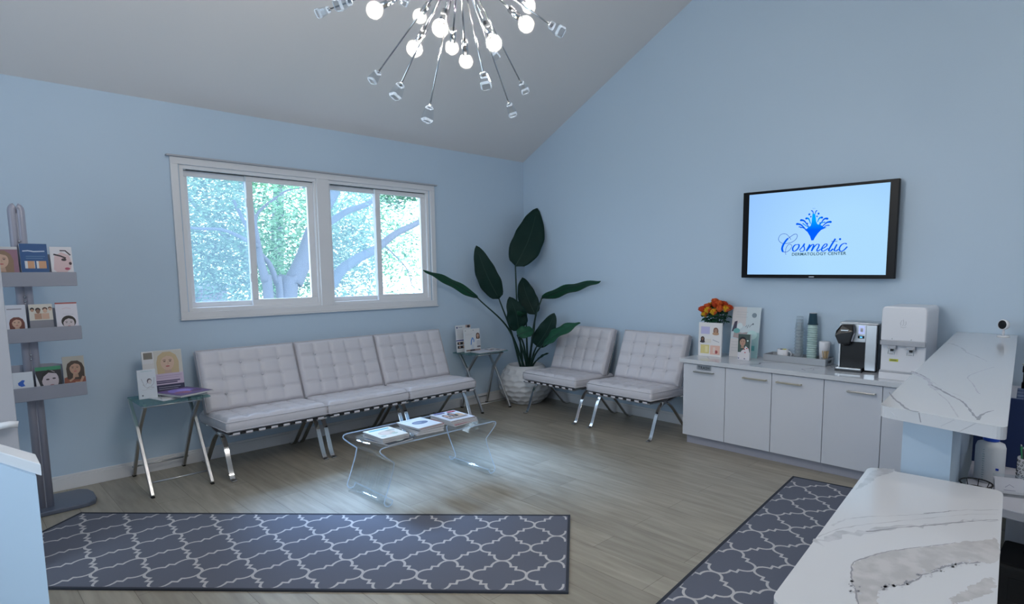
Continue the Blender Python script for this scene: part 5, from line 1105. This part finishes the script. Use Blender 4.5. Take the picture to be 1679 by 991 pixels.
for i, p in enumerate(CRYS):
    p = V(p) - CC; L_ = p.length; d = p.normalized(); q = V((0, 0, 1)).rotation_difference(d).to_euler()
    mb = MB(); mb.tube([(0, 0, .045), (0, 0, L_ - .028)], .0032, M_chrome, 8); mb.tube([(0, 0, L_ - .036), (0, 0, L_ - .024)], .006, M_chrome, 8); a = mb.build('crystal_arm', cl); a.rotation_euler = q
    mb = MB(); a0, a1 = .0125, .0185
    sec = []
    for z, h in ((L_ - .028, a0 * .8), (L_ - .022, a0), (L_ + .022, a1), (L_ + .030, a1 * .75)):
        c_ = h * .28; sec.append([mb.bm.verts.new((x, y, z)) for x, y in ((h - c_, -h), (h, -h + c_), (h, h - c_), (h - c_, h), (-h + c_, h), (-h, h - c_), (-h, -h + c_), (-h + c_, -h))])
    fs = [mb.bm.faces.new(sec[0]), mb.bm.faces.new(sec[-1])]
    for s_ in range(3):
        for k in range(8): fs.append(mb.bm.faces.new([sec[s_][k], sec[s_][(k + 1) % 8], sec[s_ + 1][(k + 1) % 8], sec[s_ + 1][k]]))
    mb._set(fs, M_crystal); mb._set([f for f in fs[2:] if f.calc_area() < .00025], M_acryle); mb.build('crystal', a)

# ================================================================== LIGHT
w = bpy.data.worlds.new('sky'); S.world = w; w.use_nodes = True; bg = w.node_tree.nodes['Background']; bg.inputs[0].default_value = (.66, .83, 1.0, 1); bg.inputs[1].default_value = 4.2
def lamp(name, kind, loc, rot, energy, color, **kw):
    l = bpy.data.lights.new(name, kind); l.energy = energy; l.color = color
    for k, v in kw.items(): setattr(l, k, v)
    o = bpy.data.objects.new(name, l); COL.objects.link(o); o.location = loc; o.rotation_euler = rot; return o
d = V((-.06, -.73, -.68)).normalized(); q = V((0, 0, -1)).rotation_difference(d).to_euler()
lamp('sun', 'SUN', (0, 5, 8), q, 12.0, (.38, .62, 1), angle=math.radians(16))
for i, (x, y) in enumerate(((-5.6, -5.9), (-3.6, -6.2), (-1.6, -5.9), (-5.2, -7.6), (-2.2, -7.6))):  # fill lights added in the ceiling behind the camera, out of view
    r = thing('added_fill_downlight', 'added round ceiling fill light, unseen behind the camera', 'light', (x, y, ceil_z(y) - .004), 0, 'added fill downlights')
    mb = MB(); mb.lathe([(.055, .0), (.075, -.006), (.08, 0), (.075, .004)], M_trim, 24); mb.build('trim_ring', r)
    lamp('fill_downlight_lamp', 'AREA', (x, y, ceil_z(y) - .03), (0, 0, 0), 10, (1, .95, .9), shape='DISK', size=.12)
def portal(cx, cy, cz, sx, sz, rot):
    o = lamp('daylight_portal', 'AREA', (cx, cy, cz), rot, 1, (1, 1, 1), shape='RECTANGLE', size=sx, size_y=sz); o.data.cycles.is_portal = True; return o
portal(-2.4, .15, 1.725, 2.2, 1.1, (-PI / 2, 0, 0)); portal(XL - .1, -3.1, 1.7, 1.6, 2.8, (0, -PI / 2, 0))

# ================================================================== CAMERA
cam = bpy.data.cameras.new('camera'); co = bpy.data.objects.new('camera', cam); COL.objects.link(co)
y_, p_, r_ = map(math.radians, (46.6423, -6.3423, -.2591))
F = V((math.sin(y_) * math.cos(p_), math.cos(y_) * math.cos(p_), math.sin(p_))); R0 = V((math.cos(y_), -math.sin(y_), 0)); U0 = R0.cross(F)
R = R0 * math.cos(r_) + U0 * math.sin(r_); U = -R0 * math.sin(r_) + U0 * math.cos(r_)
M4 = Matrix(((R.x, U.x, -F.x, -4.88104), (R.y, U.y, -F.y, -5.21464), (R.z, U.z, -F.z, 1.49136), (0, 0, 0, 1))); co.matrix_world = M4
cam.sensor_width = 36; cam.lens = 986.7085 / 1679 * 36; cam.shift_x = -82.0204 / 1679; cam.shift_y = 54.7967 / 1679; cam.clip_start = .05
S.camera = co
S.view_settings.view_transform = 'Standard'; S.view_settings.look = 'None'; S.view_settings.gamma = 1; S.view_settings.use_curve_mapping = False
S.view_settings.exposure = 0
S.cycles.max_bounces = 14; S.cycles.transparent_max_bounces = 24; S.cycles.transmission_bounces = 14; S.cycles.sample_clamp_indirect = 6
S.cycles.use_denoising = True
